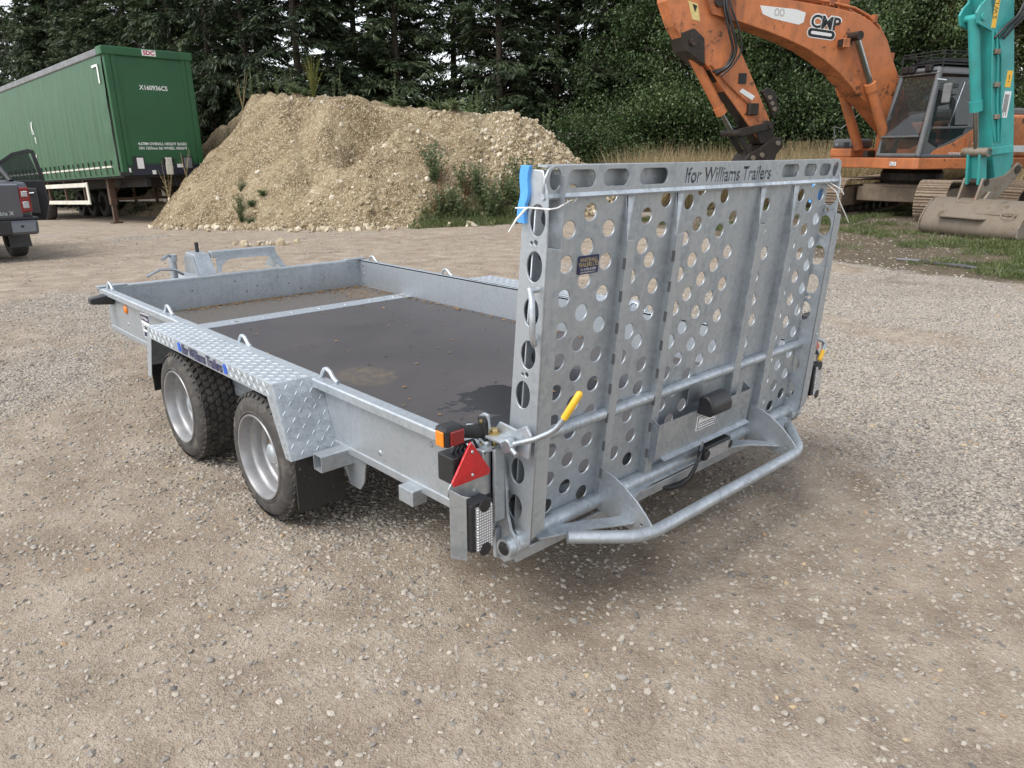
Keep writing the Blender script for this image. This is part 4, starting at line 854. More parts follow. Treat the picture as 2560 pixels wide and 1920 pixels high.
tp = np.concatenate([tp, tp2]); scatter('rubble_at_toe', tp, .025 + .085 * rg.random(len(tp)) ** 3, rg.random((len(tp), 3)) * 6.28, rc, 'pale stones rolled out along the foot of the spoil heap', 'rubble')

# ================================================================== vegetation
def leaf_mat(name, c0, c1, c2, tr=.25):
    t = NT(name); oi = t.n('ShaderNodeObjectInfo'); co = t.coord(); n = t.noise(co, 1.1, 4, .6); g = t.n('ShaderNodeNewGeometry')
    f = t.math('ADD', t.math('MULTIPLY', t.math('ADD', t.math('MULTIPLY', t.math('SUBTRACT', n, .5), 1.7), .5), .55), t.math('ADD', t.math('MULTIPLY', oi.outputs['Random'], .2), t.math('MULTIPLY', g.outputs['Random Per Island'], .3)))
    c = t.ramp(f, [(.3, c0), (.52, c1), (.78, c2)])
    d = t.n('ShaderNodeBsdfDiffuse'); tl = t.n('ShaderNodeBsdfTranslucent'); gl = t.n('ShaderNodeBsdfGlossy'); gl.inputs['Roughness'].default_value = .5; mx = t.n('ShaderNodeMixShader'); mx.inputs[0].default_value = tr; m2 = t.n('ShaderNodeMixShader'); m2.inputs[0].default_value = .04
    t.l(c, d.inputs[0]); t.l(c, tl.inputs[0]); t.l(d.outputs[0], mx.inputs[1]); t.l(tl.outputs[0], mx.inputs[2]); t.l(mx.outputs[0], m2.inputs[1]); t.l(gl.outputs[0], m2.inputs[2]); t.l(m2.outputs[0], t.out.inputs[0]); return t.m
M['conifer'] = leaf_mat('conifer foliage', (.02, .031, .015), (.042, .064, .029), (.092, .122, .055), .18)
M['broadleaf'] = leaf_mat('broadleaf foliage', (.026, .046, .016), (.06, .1, .032), (.12, .17, .06), .3)
M['broadleaf_b'] = leaf_mat('yellowing foliage', (.035, .048, .016), (.075, .085, .026), (.14, .12, .04), .3)
M['weed'] = leaf_mat('weed foliage', (.06, .09, .035), (.11, .145, .06), (.18, .2, .095), .3)
M['dryweed'] = leaf_mat('dry stalks', (.2, .15, .075), (.36, .28, .15), (.48, .4, .24), .2)
M['grass'] = leaf_mat('grass blades', (.06, .085, .025), (.11, .14, .045), (.21, .21, .09), .3)
M['goldgrass'] = leaf_mat('yellow green stems', (.13, .15, .03), (.22, .22, .05), (.32, .3, .09), .3)
t = NT('bark'); co = t.coord(); n = t.noise(t.mapv(co, (6, 6, 1.2)), 2, 6, .65); t.set(Base_Color=t.ramp(n, [(.3, (.03, .022, .016)), (.7, (.1, .08, .06))]), Roughness=.95, Normal=t.bump(n, .6, .03)); M['bark'] = t.m
def quads(centers, dirs, L, W, rg, flat=None, droop=0.):
    n = len(centers); d = dirs / np.linalg.norm(dirs, axis=1, keepdims=True)
    r = rg.normal(size=(n, 3)) if flat is None else flat + .45 * rg.normal(size=(n, 3))
    s = np.cross(d, r); s /= np.linalg.norm(s, axis=1, keepdims=True) + 1e-9
    L = np.asarray(L).reshape(-1, 1) if np.ndim(L) else L; W = np.asarray(W).reshape(-1, 1) if np.ndim(W) else W
    dz = np.zeros((n, 3)); dz[:, 2] = droop
    P = np.stack([centers, centers + d * L * .5 + s * W, centers + d * L + dz * 1., centers + d * L * .5 - s * W], 1)
    return P.reshape(-1, 3)
def quad_mesh(name, P):
    me = bpy.data.meshes.new(name); n = len(P) // 4; me.vertices.add(len(P)); me.vertices.foreach_set('co', P.astype(np.float32).ravel())
    me.loops.add(n * 4); me.loops.foreach_set('vertex_index', np.arange(n * 4, dtype=np.int32)); me.polygons.add(n); me.polygons.foreach_set('loop_start', np.arange(0, n * 4, 4, dtype=np.int32)); me.update(calc_edges=True); return me
def conifer_meshes(seed, H, Rm, dens=1.):
    rg = np.random.default_rng(seed); tr = MB(); lf = []
    lean = rg.normal(0, .012, 2)
    tr.tube([(lean[0] * z * H, lean[1] * z * H, z * H) for z in (0, .04, .15, .35, .6, .85, 1)], [.2, .16, .14, .12, .085, .045, .015], 8)
    nl = int(230 * dens)
    for k in range(nl):
        zf = .02 + .96 * rg.random() ** 1.05; z = zf * H; az = rg.random() * 6.28
        L = Rm * (1 - .72 * zf ** 1.4) * rg.uniform(.5, 1.12) * (.8 if zf < .15 else 1); up = rg.uniform(.05, .6)
        p0 = np.array([lean[0] * z, lean[1] * z, z]); dirv = np.array([math.cos(az), math.sin(az), up]); ns = 7; pts = []
        for j in range(ns):
            f = j / (ns - 1); pts.append(p0 + dirv * L * f - np.array([0, 0, .42 * L * f * f]))
        tr.tube([tuple(q) for q in pts[:6]], [max(.026 * (1 - f / 6), .005) * (1.3 - zf) for f in range(6)], 4, False)
        nsp = int(rg.integers(9, 15))
        for q in range(nsp):
            f = .22 + .78 * (q + rg.random()) / nsp; base = p0 + dirv * L * f - np.array([0, 0, .42 * L * f * f])
            side = np.array([-math.sin(az), math.cos(az), 0]) * rg.choice([-1, 1]); sd = dirv * rg.uniform(.4, 1) + side * rg.uniform(.3, 1.1) + np.array([0, 0, rg.uniform(-.75, .05)]); sd /= np.linalg.norm(sd)
            sl = rg.uniform(.3, .62) * (1.1 - .4 * zf); m = 13
            ff = rg.random(m); c = base + sd * sl * ff[:, None] + rg.normal(0, .02, (m, 3)); lat = np.cross(sd, [0, 0, 1.]); lat /= np.linalg.norm(lat) + 1e-9
            dd = sd * .8 + lat * (rg.random((m, 1)) * 2 - 1) * 1.0 + np.array([0, 0, -.28]) + rg.normal(0, .12, (m, 3))
            lf.append(quads(c, dd, rg.uniform(.16, .34, m) * (1.15 - .5 * ff), rg.uniform(.016, .036, m), rg, np.array([0, 0, 1.]), -.02))
    return tr.mesh('trunk', 60), quad_mesh('crown', np.concatenate(lf))
def broad_meshes(seed, H, Rm, leaf=.085, nb=46, low=.1, dens=1.):
    rg = np.random.default_rng(seed); tr = MB(); lf = []
    tr.tube([(.0, 0, 0), (.03, .02, H * .15), (-.05, .06, H * .4), (.05, 0, H * .65), (0, .05, H * .9)], [.2, .15, .12, .08, .02], 8)
    for k in range(nb):
        zf = low + (.95 - low) * rg.random(); az = rg.random() * 6.28; L = Rm * rg.uniform(.55, 1.1) * math.sin(math.pi * min(.12 + zf * .85, .97)) ** .6
        p0 = np.array([0, 0, zf * H * .88]); d = np.array([math.cos(az), math.sin(az), rg.uniform(.05, .7)]); pts = [p0 + d * L * f + np.array([0, 0, -.15 * L * f * f]) + rg.normal(0, .06, 3) * (f > 0) for f in np.linspace(0, 1, 5)]
        tr.tube([tuple(q) for q in pts], [.045, .033, .024, .015, .007], 5, False)
        for c in range(int(7 * dens)):
            f = rg.uniform(.35, 1.08); cc = p0 + d * L * f + np.array([0, 0, -.15 * L * f * f]) + rg.normal(0, .32, 3); tr.tube([tuple(pts[min(int(f * 4), 4)]), tuple(cc)], [.01, .004], 3, False)
            m = 92; rr = rg.normal(size=(m, 3)) * np.array([.36, .36, .17]) * rg.uniform(.7, 1.25); dd = rg.normal(size=(m, 3)) + np.array([0, 0, -.35])
            lf.append(quads(cc + rr, dd, rg.uniform(.7, 1.3, m) * leaf, rg.uniform(.22, .34, m) * leaf, rg, np.array([0, 0, 1.])))
    return tr.mesh('trunk', 60), quad_mesh('crown', np.concatenate(lf))
VAR = {'con': [conifer_meshes(s, 11.5, 2.6) for s in (1, 2, 3)], 'bro': [broad_meshes(s, 9.5, 2.7, .115, 54) for s in (21, 22)], 'yel': [broad_meshes(s, 10., 2.8, .12, 54) for s in (31,)], 'bush': [broad_meshes(s, 3.6, 1.6, .09, 30, .03) for s in (41, 42)]}
for kk, mt in (('con', 'conifer'), ('bro', 'broadleaf'), ('yel', 'broadleaf_b'), ('bush', 'broadleaf')):
    for a_m, b_m in VAR[kk]: a_m.materials.append(M['bark']); b_m.materials.append(M[mt])
def tree(kind, v, a, b, rz, sc, name, label, cat, group):
    p = AB(a, b); r_ = empty(name, p - V(0, 0, .05), rz, label, cat, group); r_.scale = (sc[0], sc[0], sc[1]); tm_, cm_ = VAR[kind][v % len(VAR[kind])]
    link('trunk', tm_, None, r_); link('crown', cm_, None, r_); return r_
CL = 'dark green drooping conifer in the tall row behind the spoil heap'
rg = np.random.default_rng(5)
k = 0
for a in np.arange(-25, 5.2, 1.75):
    bb = 28.0 + rg.uniform(-.9, .9) + max(0, (-a - 10.5)) * .95
    if -3.4 < a < -1.0: bb += 1.6
    tree('con', k, a + rg.uniform(-.3, .3), bb, rg.uniform(0, 6.28), (rg.uniform(.88, 1.1), rg.uniform(.95, 1.2)), 'conifer_tree', CL, 'tree', 'conifers in the row behind the spoil heap'); k += 1
for a in np.arange(-32, 8, 2.7):
    if -4.5 < a < -.5: continue
    tree('con', k, a + rg.uniform(-.5, .5), 34.5 + rg.uniform(-1, 1) + max(0, (-a - 12)) * .7, rg.uniform(0, 6.28), (rg.uniform(.9, 1.15), rg.uniform(.9, 1.15)), 'conifer_tree', 'dark conifer standing in the second row, deep behind the spoil heap', 'tree', 'conifers in the second row'); k += 1
BL = 'leafy green broadleaf tree rising behind the wooden fence and orange excavator'
for a, bb, s, v in ((4.6, 27.5, .9, 0), (6.4, 26.0, .95, 1), (8.2, 27.8, 1., 0), (9.9, 26.2, .92, 1), (11.6, 28, 1.05, 0), (13.4, 27, .95, 1), (7.3, 31, 1.15, 1), (12.4, 32, 1.2, 0)):
    tree('bro', v, a, bb, rg.uniform(0, 6.28), (s, s * 1.02), 'broadleaf_tree', BL, 'tree', 'broadleaf trees behind the fence')
for a, bb, s in ((15.4, 27.5, 1.0), (17.8, 28.6, 1.08), (20.2, 27.4, 1.0), (22.8, 28.5, 1.1), (19, 33, 1.25), (15.8, 33, 1.2)):
    tree('yel', 0, a, bb, rg.uniform(0, 6.28), (s, s), 'broadleaf_tree', 'broadleaf tree with yellowing leaves above the excavator cab roof', 'tree', 'yellowing trees above the excavator cab')
for a, bb, s, v in ((-1.2, 26.2, 1.0, 0), (-2.6, 27.4, .9, 1), (2.2, 25.6, .9, 0), (3.8, 25.2, .95, 1), (5.2, 25.4, 1.1, 1), (7.2, 24.6, 1.0, 0), (9.4, 24.8, 1.15, 1), (11.4, 24.9, 1.05, 0), (13.6, 25.2, 1.2, 1), (16.4, 25.6, 1.2, 0), (18.6, 25.4, 1.1, 1), (21, 25.6, 1.2, 0)):
    tree('bush', v, a, bb, rg.uniform(0, 6.28), (s, s), 'understorey_bush', 'leafy bush filling in beneath the taller trees', 'bush', 'bushes beneath the trees')
# ---- weeds
def weed_mesh(seed, H, stems, spread, leaf, dens=1.):
    rg = np.random.default_rng(seed); st = MB(); lf = []
    for k in range(stems):
        az = rg.random() * 6.28; lean = rg.uniform(.05, 1) * spread; h = H * rg.uniform(.55, 1.05)
        p = [np.array([math.cos(az) * lean * f ** 1.3, math.sin(az) * lean * f ** 1.3, h * f]) + rg.normal(0, .01, 3) * (f > 0) for f in np.linspace(0, 1, 5)]
        st.tube([tuple(q) for q in p], [.006, .005, .004, .003, .0015], 4, False)
        m = int(h * 34 * dens) + 4; f = rg.uniform(.08, 1, m); c = np.stack([np.interp(f, np.linspace(0, 1, 5), [q[i] for q in p]) for i in range(3)], -1)
        an = rg.random(m) * 6.28; dd = np.stack([np.cos(an), np.sin(an), rg.uniform(-.1, 1.0, m)], -1)
        lf.append(quads(c, dd, leaf * rg.uniform(.5, 1.3, m) * (1.2 - .7 * f), leaf * .16 * rg.uniform(.7, 1.3, m), rg, None, -.01))
    return st.mesh('stems'), quad_mesh('leaves', np.concatenate(lf))
WV = {'tall': weed_mesh(1, 1.0, 3, .12, .09), 'bushy': weed_mesh(2, .75, 22, .45, .1), 'gold': weed_mesh(3, 1.15, 40, .34, .05, .8), 'low': weed_mesh(4, .28, 16, .34, .16), 'thin': weed_mesh(5, 1.1, 6, .3, .05, .7), 'red': weed_mesh(6, .9, 5, .16, .04, 1.5)}
RD = leaf_mat('rusty dock stalks', (.1, .04, .022), (.17, .075, .04), (.2, .12, .06), .2)
for kk, ms, ml in (('tall', 'weed', 'weed'), ('bushy', 'weed', 'weed'), ('gold', 'goldgrass', 'goldgrass'), ('low', 'weed', 'weed'), ('thin', 'dryweed', 'dryweed'), ('red', None, None)):
    WV[kk][0].materials.append(M[ms] if ms else RD); WV[kk][1].materials.append(M[ml] if ml else RD)
def weed(kind, a, b, s, label, group=None, name='weed', z=None):
    p = heap_pt(np.array([a]), np.array([b]))[0]; r_ = empty(name, (p[0], p[1], p[2] - .02), random.uniform(0, 6.28), label, 'plant', group); r_.scale = (s, s, s * random.uniform(.9, 1.1))
    st_, lv_ = WV[kind]; link('stems', st_, None, r_); link('leaves', lv_, None, r_); return r_
def crest(a):                                   # where the crest of the heap shows against the trees
    bs = np.arange(17, 24.5, .1); h = heap_h(np.full_like(bs, a), bs); return bs[np.argmax((h + float(0) - 1.4) / bs)]
weed('gold', -5.55, crest(-5.55) - .3, 1.0, 'tall yellow-green grassy clump on the crest of the spoil heap')
TWL = 'thin tall weed stalk on the crest of the spoil heap'
for a in (-8.9, -7.9, -7.6, -7.1, -6.9, -6.6, -6.4, -5.1, -4.9, -3.3, -2.4, -.95, 1.0, .9): weed('tall', a, crest(a) + .1, random.uniform(.55, 1.1), TWL, 'weed stalks along the heap crest')
for a in (-9.3, -8.8, -8.2, -9.7): weed('thin', a, crest(a) - .2, random.uniform(.8, 1.2), 'dry branching weed on the heap shoulder beside the green lorry trailer', 'dry weeds on the heap shoulder')
for a in (-6.2, -5.9, -3.2, -3.0, -1.85, -1.65, -1.5, -2.1): weed('low', a, crest(a) - .05, random.uniform(.7, 1.1), 'low leafy green weed on the crest of the spoil heap', 'leafy weeds along the heap crest')
for a in np.linspace(-1.75, .75, 15): weed('bushy', a + random.uniform(-.1, .1), float(np.interp(a, *zip(*TOE))) + random.uniform(.0, 1.1), random.uniform(.85, 1.35), 'bushy green weed in the thicket at the foot of the spoil heap', 'weeds in the thicket at the heap foot')
for a in (-1.75, -1.6, -1.05, -.2): weed('red', a, float(np.interp(a, *zip(*TOE))) + .3, random.uniform(.9, 1.3), 'rusty red dock stalk in the weeds at the heap foot', 'rusty dock stalks at the heap foot')
for a in (-6.75, -6.6, -6.45, -6.3, -6.15, -7.0): weed('bushy' if a < -6.5 else 'low', a, float(np.interp(a, *zip(*TOE))) + random.uniform(.2, 1.3), random.uniform(.4, .7), 'green weed growing up the lower slope of the spoil heap', 'weeds on the lower heap slope')
# ---- grass tufts
def tuft(seed, H, n, sp):
    rg = np.random.default_rng(seed); az = rg.random(n) * 6.28; c = np.stack([rg.normal(0, sp, n), rg.normal(0, sp, n), np.zeros(n)], -1); d = np.stack([np.cos(az) * rg.uniform(.1, .9, n), np.sin(az) * rg.uniform(.1, .9, n), np.ones(n)], -1)
    return quad_mesh('tuft', quads(c, d, H * rg.uniform(.5, 1.2, n), .0045, rg, None, -.02))
def tuft_coll(name, mat, H, n, sp):
    c = bpy.data.collections.new(name)
    for k in range(4):
        me = tuft(k + 50, H, n, sp); me.materials.append(mat); c.objects.link(bpy.data.objects.new(name, me))
    return c
gt = tuft_coll('grass_tuft', M['grass'], .11, 26, .05)
def grass_zone(n, xr, yr, thr, seed):
    rg = np.random.default_rng(seed); x = rg.uniform(*xr, n); y = rg.uniform(*yr, n); m = turf_mask(x, y) * (fbm(x * .75, y * 1.1, 80, 4)); k = rg.random(n) < np.clip((m - thr) * 6, 0, 1); x, y = x[k], y[k]
    return np.stack([x, y, gz(x, y)], -1), rg.uniform(.35, 1.15, len(x)) ** 1.3, np.stack([rg.normal(0, .2, len(x)), rg.normal(0, .2, len(x)), rg.random(len(x)) * 6.28], -1)
scatter('grass', *grass_zone(46000, (6.5, 19), (-4, 9), .5, 3), gt, 'patchy green grass growing on the verge before the excavators', 'grass')
rg = np.random.default_rng(9); n = 1500; a = rg.uniform(-2.1, 1.2, n); b = np.interp(a, *zip(*TOE)) + rg.normal(-.1, .3, n); p = heap_pt(a, b)
scatter('grass_at_toe', p, rg.uniform(.8, 2.0, n), np.stack([rg.normal(0, .1, n), rg.normal(0, .1, n), rg.random(n) * 6.28], -1), gt, 'rough green grass fringing the foot of the spoil heap', 'grass')
dt = tuft_coll('dry_tuft', M['dryweed'], 1.25, 44, .16)
n = 2600; a = rg.uniform(-1.5, 13, n); b = rg.uniform(20.6, 24.4, n) + .2 * (a < 3); x = CAM[0] + RT[0] * a + FH[0] * b; y = CAM[1] + RT[1] * a + FH[1] * b; k = heap_h(a, b) < .3
scatter('dry_grass', np.stack([x, y, terrain(x, y) - .02], -1)[k], rg.uniform(.8, 1.45, k.sum()), np.stack([rg.normal(0, .12, k.sum()), rg.normal(0, .12, k.sum()), rg.random(k.sum()) * 6.28], -1), dt, 'tall straw-coloured dry grass in front of the fence', 'grass')
# ---- fence of upright boards
M['fence'] = paint('weathered softwood', (.30, .225, .115), .85, None, (.15, .12, .08), .5, 2.2)
A0, B0, A1, B1 = 7.6, 24.0, 19.0, 23.4; nb = 92
FE = empty('wooden_fence', AB(A0, B0), 0, 'tan close-board wooden fence beneath the trees', 'fence'); f0 = AB(A0, B0)
bd = MB(); bd.box(-.058, .058, -.012, .012, 0, 1.82); bdm = bd.mesh('board'); bdm.materials.append(M['fence'])
ang = math.atan2((AB(A1, B1) - f0).y, (AB(A1, B1) - f0).x)
for k in range(nb):
    f = k / (nb - 1); p = AB(A0 + (A1 - A0) * f, B0 + (B1 - B0) * f) - f0; o = link('board', bdm, None, FE); o.location = p + V(random.uniform(-.008, .008), random.uniform(-.008, .008), random.uniform(-.03, .0)); o.rotation_euler = (random.uniform(-.01, .01), random.uniform(-.006, .006), ang + random.uniform(-.08, .08)); o.scale = (random.uniform(.92, 1.0), 1, random.uniform(.985, 1.01))
for z in (.35, .95, 1.55):
    e = AB(A1, B1) - f0; nrm = V(-e.y, e.x, 0).normalized() * .05; MB().tube([V(0, 0, z) + nrm, e + V(0, 0, z) + nrm], .04, 4).build('rail', M['fence'], FE)
# ================================================================== curtain-sided lorry trailer
t = NT('green curtain'); co = t.coord(); n = t.noise(t.mapv(co, (1, 1.6, .35)), 2.2, 6, .6); s_ = t.noise(t.mapv(co, (1, 14, .6)), 1.4, 4, .6)
col = t.ramp(t.math('ADD', t.math('MULTIPLY', n, .6), t.math('MULTIPLY', s_, .4)), [(.3, (.013, .062, .021)), (.6, (.02, .09, .033)), (.8, (.036, .115, .05))])
t.set(Base_Color=col, Roughness=.5, Normal=t.bump(t.math('ADD', n, t.math('MULTIPLY', s_, .5)), .35, .06)); M['curtain'] = t.m
M['green'] = paint('green panel paint', (.008, .08, .022), .5, None, (.03, .085, .045), .5, 1.2); M['cream'] = paint('cream steel', (.62, .6, .52), .5, None, (.3, .25, .18), .4, 3)
M['rust'] = paint('rusty steel', (.09, .055, .035), .8, (.17, .08, .035), (.05, .035, .025), .5, 4); M['chassis'] = plain('grimy chassis', (.022, .02, .019), .8, 0, .4, 8, .2); M['roofgrey'] = paint('grey roof rail', (.16, .165, .17), .45, None, (.06, .05, .045), .4, 2)
M['signred'] = plain('sign red', (.4, .02, .03), .5)
LX, LY = 5.93, 22.0
LO = empty('lorry_trailer', (LX, LY, float(terrain(LX, LY))), 0, 'green curtain-sided lorry trailer parked on its landing legs', 'lorry trailer'); LO.rotation_euler = (-.045, 0, .052)
HW, ZB, ZTp, LL = 1.2, 1.38, 4.79, 14.4
fp = MB().box(-HW + .12, HW - .12, .0, .05, ZB + .3, ZTp - .22).build('front_panel', M['green'], LO)
MB().box(-HW + .16, HW - .16, -.012, .0, ZB + .32, ZTp - .3).build('panel_skin', M['green'], fp)
for sx in (-1, 1):
    MB().box(*sorted((sx * (HW - .16), sx * (HW + .0))), -.035, .12, ZB, ZTp - .2).build('corner_post', M['green'], LO, bevel=.02)
    MB().box(*sorted((sx * (HW - .3), sx * (HW - .18))), -.03, -.0, ZB + .02, ZTp - .22).build('post_channel', M['green'], LO, bevel=.01)
MB().box(-HW - .06, HW + .06, -.06, .35, ZTp - .23, ZTp).build('roof_cap', M['green'], LO, bevel=.03)
MB().box(-HW + .16, HW - .16, -.03, .0, ZB, ZB + .3).build('base_beam', plain('dark blue-black steel', (.012, .014, .03), .5), LO, bevel=.01)
MB().box(-HW, HW, .1, LL, ZTp - .1, ZTp - .04).build('roof', M['roofgrey'], LO)
for sx in (-1, 1):
    MB().box(*sorted((sx * (HW - .06), sx * (HW + .05))), .36, LL, ZTp - .22, ZTp - .03).build('roof_rail', M['roofgrey'], LO, bevel=.03)
    g = MB(); ny, nz = 120, 14; P = []
    for i in range(ny + 1):
        for j in range(nz + 1):
            y = .14 + (LL - .14) * i / ny; zf = j / nz; z = ZB + (ZTp - .2 - ZB) * zf
            x = HW + .015 + .03 * math.sin(math.pi * zf) + .012 * math.sin(y * 5.1) * (1 - zf) ** 2 + .008 * math.sin(y * 13 + zf * 4) * (1 - zf) + .03 * math.exp(-((y - .35) / .2) ** 2) * math.sin(zf * 23) * .5
            P.append((sx * x, y, z))
    g.add(P, [((i * (nz + 1) + j), ((i + 1) * (nz + 1) + j), ((i + 1) * (nz + 1) + j + 1), (i * (nz + 1) + j + 1)) for i in range(ny) for j in range(nz)])
    cu = g.build('side_curtain', M['curtain'], LO, smooth=80)
    MB().box(*sorted((sx * (HW + .028), sx * (HW + .034))), .5, LL, ZB + .24, ZB + .29).build('curtain_band', M['cream'], cu)
    sm_ = MB().box(sx * (HW + .04) - .006, sx * (HW + .04) + .006, -.018, .018, -.16, .2).add(*(lambda m: (m.v, m.f))(MB().box(sx * (HW + .05) - .012, sx * (HW + .05) + .012, -.025, .025, .12, .24))).mesh('buckle_strap'); sm_.materials.append(M['chassis'])
    for k in range(26): o = link('buckle_strap', sm_, None, cu); o.location = (0, .62 + .48 * k, ZB + .2); o.rotation_euler = (random.uniform(-.12, .12), 0, 0)
    # chassis, side guard, legs, wheels
    MB().box(*sorted((sx * .38, sx * .5)), .2, LL, ZB - .32, ZB - .02).build('chassis_rail', M['chassis'], LO)
    gd = MB().box(*sorted((sx * (HW - .06), sx * (HW - .02))), 3.35, 7.6, ZB - .27, ZB - .14).build('side_guard', M['cream'], LO)
    MB().box(*sorted((sx * (HW - .06), sx * (HW - .02))), 3.35, 7.6, ZB - .80, ZB - .68).build('guard_rail', M['cream'], gd)
    MB().box(*sorted((sx * (HW - .065), sx * (HW - .015))), 3.2, 3.36, ZB - .81, ZB - .13).build('guard_end', M['cream'], gd, bevel=.02)
    for y in (3.7, 5.6, 7.4): MB().box(*sorted((sx * (HW - .14), sx * (HW - .07))), y, y + .08, ZB - .85, ZB - .02).build('guard_post', M['rust'], gd)
    lg = MB(); lg.box(*sorted((sx * .78, sx * .96)), 2.0, 2.18, .55, ZB - .02); leg = lg.build('landing_leg', M['rust'], LO, bevel=.01)
    MB().box(*sorted((sx * .81, sx * .93)), 2.03, 2.15, .04, .56).build('leg_tube', M['rust'], leg); MB().box(*sorted((sx * .72, sx * 1.02)), 1.94, 2.24, .0, .05).build('leg_foot', M['rust'], leg, bevel=.01)
    MB().tube([(sx * .87, 2.1, .75), (sx * .45, 2.1, ZB - .1)], .03, 6).build('leg_brace', M['rust'], leg)
    for y in (8.3, 9.6, 10.9):
        w = MB(); w.lathe([(.28, -.17), (.46, -.17), (.5, -.13), (.51, -.05), (.51, .05), (.5, .13), (.46, .17), (.28, .17)], (sx * 1.02, y, .51), (1, 0, 0), 32, True); wh = w.build('wheel', M['tyre'], LO, smooth=40)
        MB().lathe([(0, -.02 * 0), (.12, .02), (.27, -.04), (.285, .0)], (sx * 1.1, y, .51), (sx, 0, 0), 24).build('rim', M['cream'], wh, smooth=40)
    MB().box(*sorted((sx * .8, sx * 1.15)), 7.7, 11.6, 1.06, 1.1).build('mudguard', M['chassis'], LO)
MB().box(-.8, .8, 2.05, 2.12, .68, .76).build('leg_crossbar', M['rust'], LO)
MB().box(-1.15, 1.15, .05, LL, ZB - .05, ZB - .004).build('floor', M['chassis'], LO)
for y in (8.3, 9.6, 10.9): MB().box(-1.0, 1.0, y - .06, y + .06, .45, .57).build('axle', M['chassis'], LO)
MB().tube([(.98, 1.95, ZB - .1), (1.0, 1.9, .85), (1.1, 1.9, .78), (1.35, 1.9, .72), (1.38, 1.9, .48)], .015, 6).build('winding_handle', M['chassis'], LO, smooth=50)
MB().box(1.1, 1.14, 2.5, 3.2, .55, 1.1).build('side_locker', M['cream'], LO)
def ltext(txt, size, x, z, mat, sx=1., bold=0.): link('lettering', place(text_mesh(txt, size, sx, 1., 0., bold), (x, -.0165, z), (1, 0, 0), (0, 0, 1)), mat, fp)
ltext('X160936CS', .17, .02, 3.76, M['white'], .95, .003); ltext('4.678M OVERALL HEIGHT BASED', .105, .05, ZB + .86, M['white'], .92, .002); ltext('ON 1250mm 5th WHEEL HEIGHT', .105, .05, ZB + .74, M['white'], .92, .002)
bad = MB().box(-.18, .2, -.068, -.0605, ZTp - .185, ZTp - .03).build('maker_badge', M['white'], LO)
link('badge_lettering', place(text_mesh('SDC', .16, 1.05, 1., 0., .006), (.01, -.0695, ZTp - .11), (1, 0, 0), (0, 0, 1)), M['signred'], bad)
for x, mt in ((-.72, 'white'), (.68, 'roofgrey')):
    dbx = MB().box(x - .14, x + .16, -.04, -.0125, ZB + .14, ZB + .52).build('document_holder', M['ink'], LO, bevel=.01); MB().box(x - .05 if mt == 'white' else x - .1, x + .13, -.046, -.041, ZB + .18, ZB + .48).build('document', M[mt], dbx)
MB().box(.02, .2, -.12, -.03, ZB + .0, ZB + .48).build('coupling_panel', M['cream'], LO, bevel=.02); MB().box(-.06, .28, -.1, -.012, ZB + .36, ZB + .46).build('hose_rack', M['chassis'], LO, bevel=.01)
MB().box(.36, .54, -.036, -.0125, ZB + .2, ZB + .3).build('notice', M['white'], LO); MB().box(-.38, -.28, -.045, -.031, ZB + .02, ZB + .13).build('notice', M['white'], LO)
for sx in (-1, 1): MB().box(*sorted((sx * 1.0, sx * 1.28)), -.06, .05, ZB - .02, ZB + .1).build('corner_bracket', M['ink'], LO, bevel=.02); MB().box(*sorted((sx * 1.02, sx * .97)), -.045, -.036, ZB + .08, ZB + .2).build('white_reflector', M['white'], LO)
for pts in ([(.38, 4.36), (.85, 4.36), (.85, 4.30), (.43, 4.30), (.43, 4.32), (.38, 4.32)][0:4] , [(.38, 4.36), (.46, 4.36), (.46, 3.86), (.38, 3.86)]):
    MB().px(pts, -(HW + .062), -(HW + .055)).build('corner_mark', M['white'], cu if False else LO)
for txt, size, y, z in (('K', .6, 7.45, 3.1), ('n', .42, 7.3, 2.76), ('ted', .2, 7.62, 2.22)): link('curtain_lettering', place(text_mesh(txt, size, .7, 1., 0., .004), (-(HW + .062), y, z), (0, -1, 0), (0, 0, 1)), M['white'], LO)

# ================================================================== pickup
t = NT('grey metallic car paint'); co = t.coord(); t.set(Base_Color=(.085, .09, .105), Metallic=.55, Roughness=.32, Coat_Weight=.8, Coat_Roughness=.08); M['carpaint'] = t.m
M['cartrim'] = plain('dark trim', (.015, .015, .017), .5, 0, .2)
hx = V(-.02, 1, 0).normalized(); PU = empty('pickup_truck', (0, 0, 0), math.atan2(-hx.x, hx.y), 'dark grey pickup truck with its front door standing open', 'pickup truck')
tp_ = hit(60, 640); rt_ = V(hx.y, -hx.x, 0); po = tp_ - rt_ * .80 - hx * .95; PU.location = (po.x, po.y, float(terrain(tp_.x, tp_.y)) - .01); PU.scale = (.94, .94, .94)
bd_ = MB(); prof = [(.14, .58), (.10, .75), (.06, 1.0), (.08, 1.22), (.14, 1.27), (1.75, 1.27), (1.75, 1.2), (3.95, 1.16), (4.3, 1.14), (5.1, 1.0), (5.25, .8), (5.22, .5), (4.6, .42), (4.55, .75), (4.2, .86), (3.85, .75), (3.8, .42), (1.5, .42), (1.45, .75), (1.1, .88), (.72, .75), (.66, .55)]
bd_.px(prof, -.9, .9); body = bd_.build('body', M['carpaint'], PU, bevel=.05, smooth=50)
MB().box(-.8, .8, .16, 1.7, 1.16, 1.275).build('load_bed', M['cartrim'], PU)
MB().hexa([(-.76, .045, .72), (.76, .045, .72), (.76, .075, .72), (-.76, .075, .72), (-.76, .035, 1.24), (.76, .035, 1.24), (.76, .1, 1.25), (-.76, .1, 1.25)]).build('tailgate', M['carpaint'], PU, bevel=.025)
MB().box(-.15, .15, .012, .042, 1.0, 1.14).build('tailgate_handle', M['cartrim'], PU, bevel=.015)
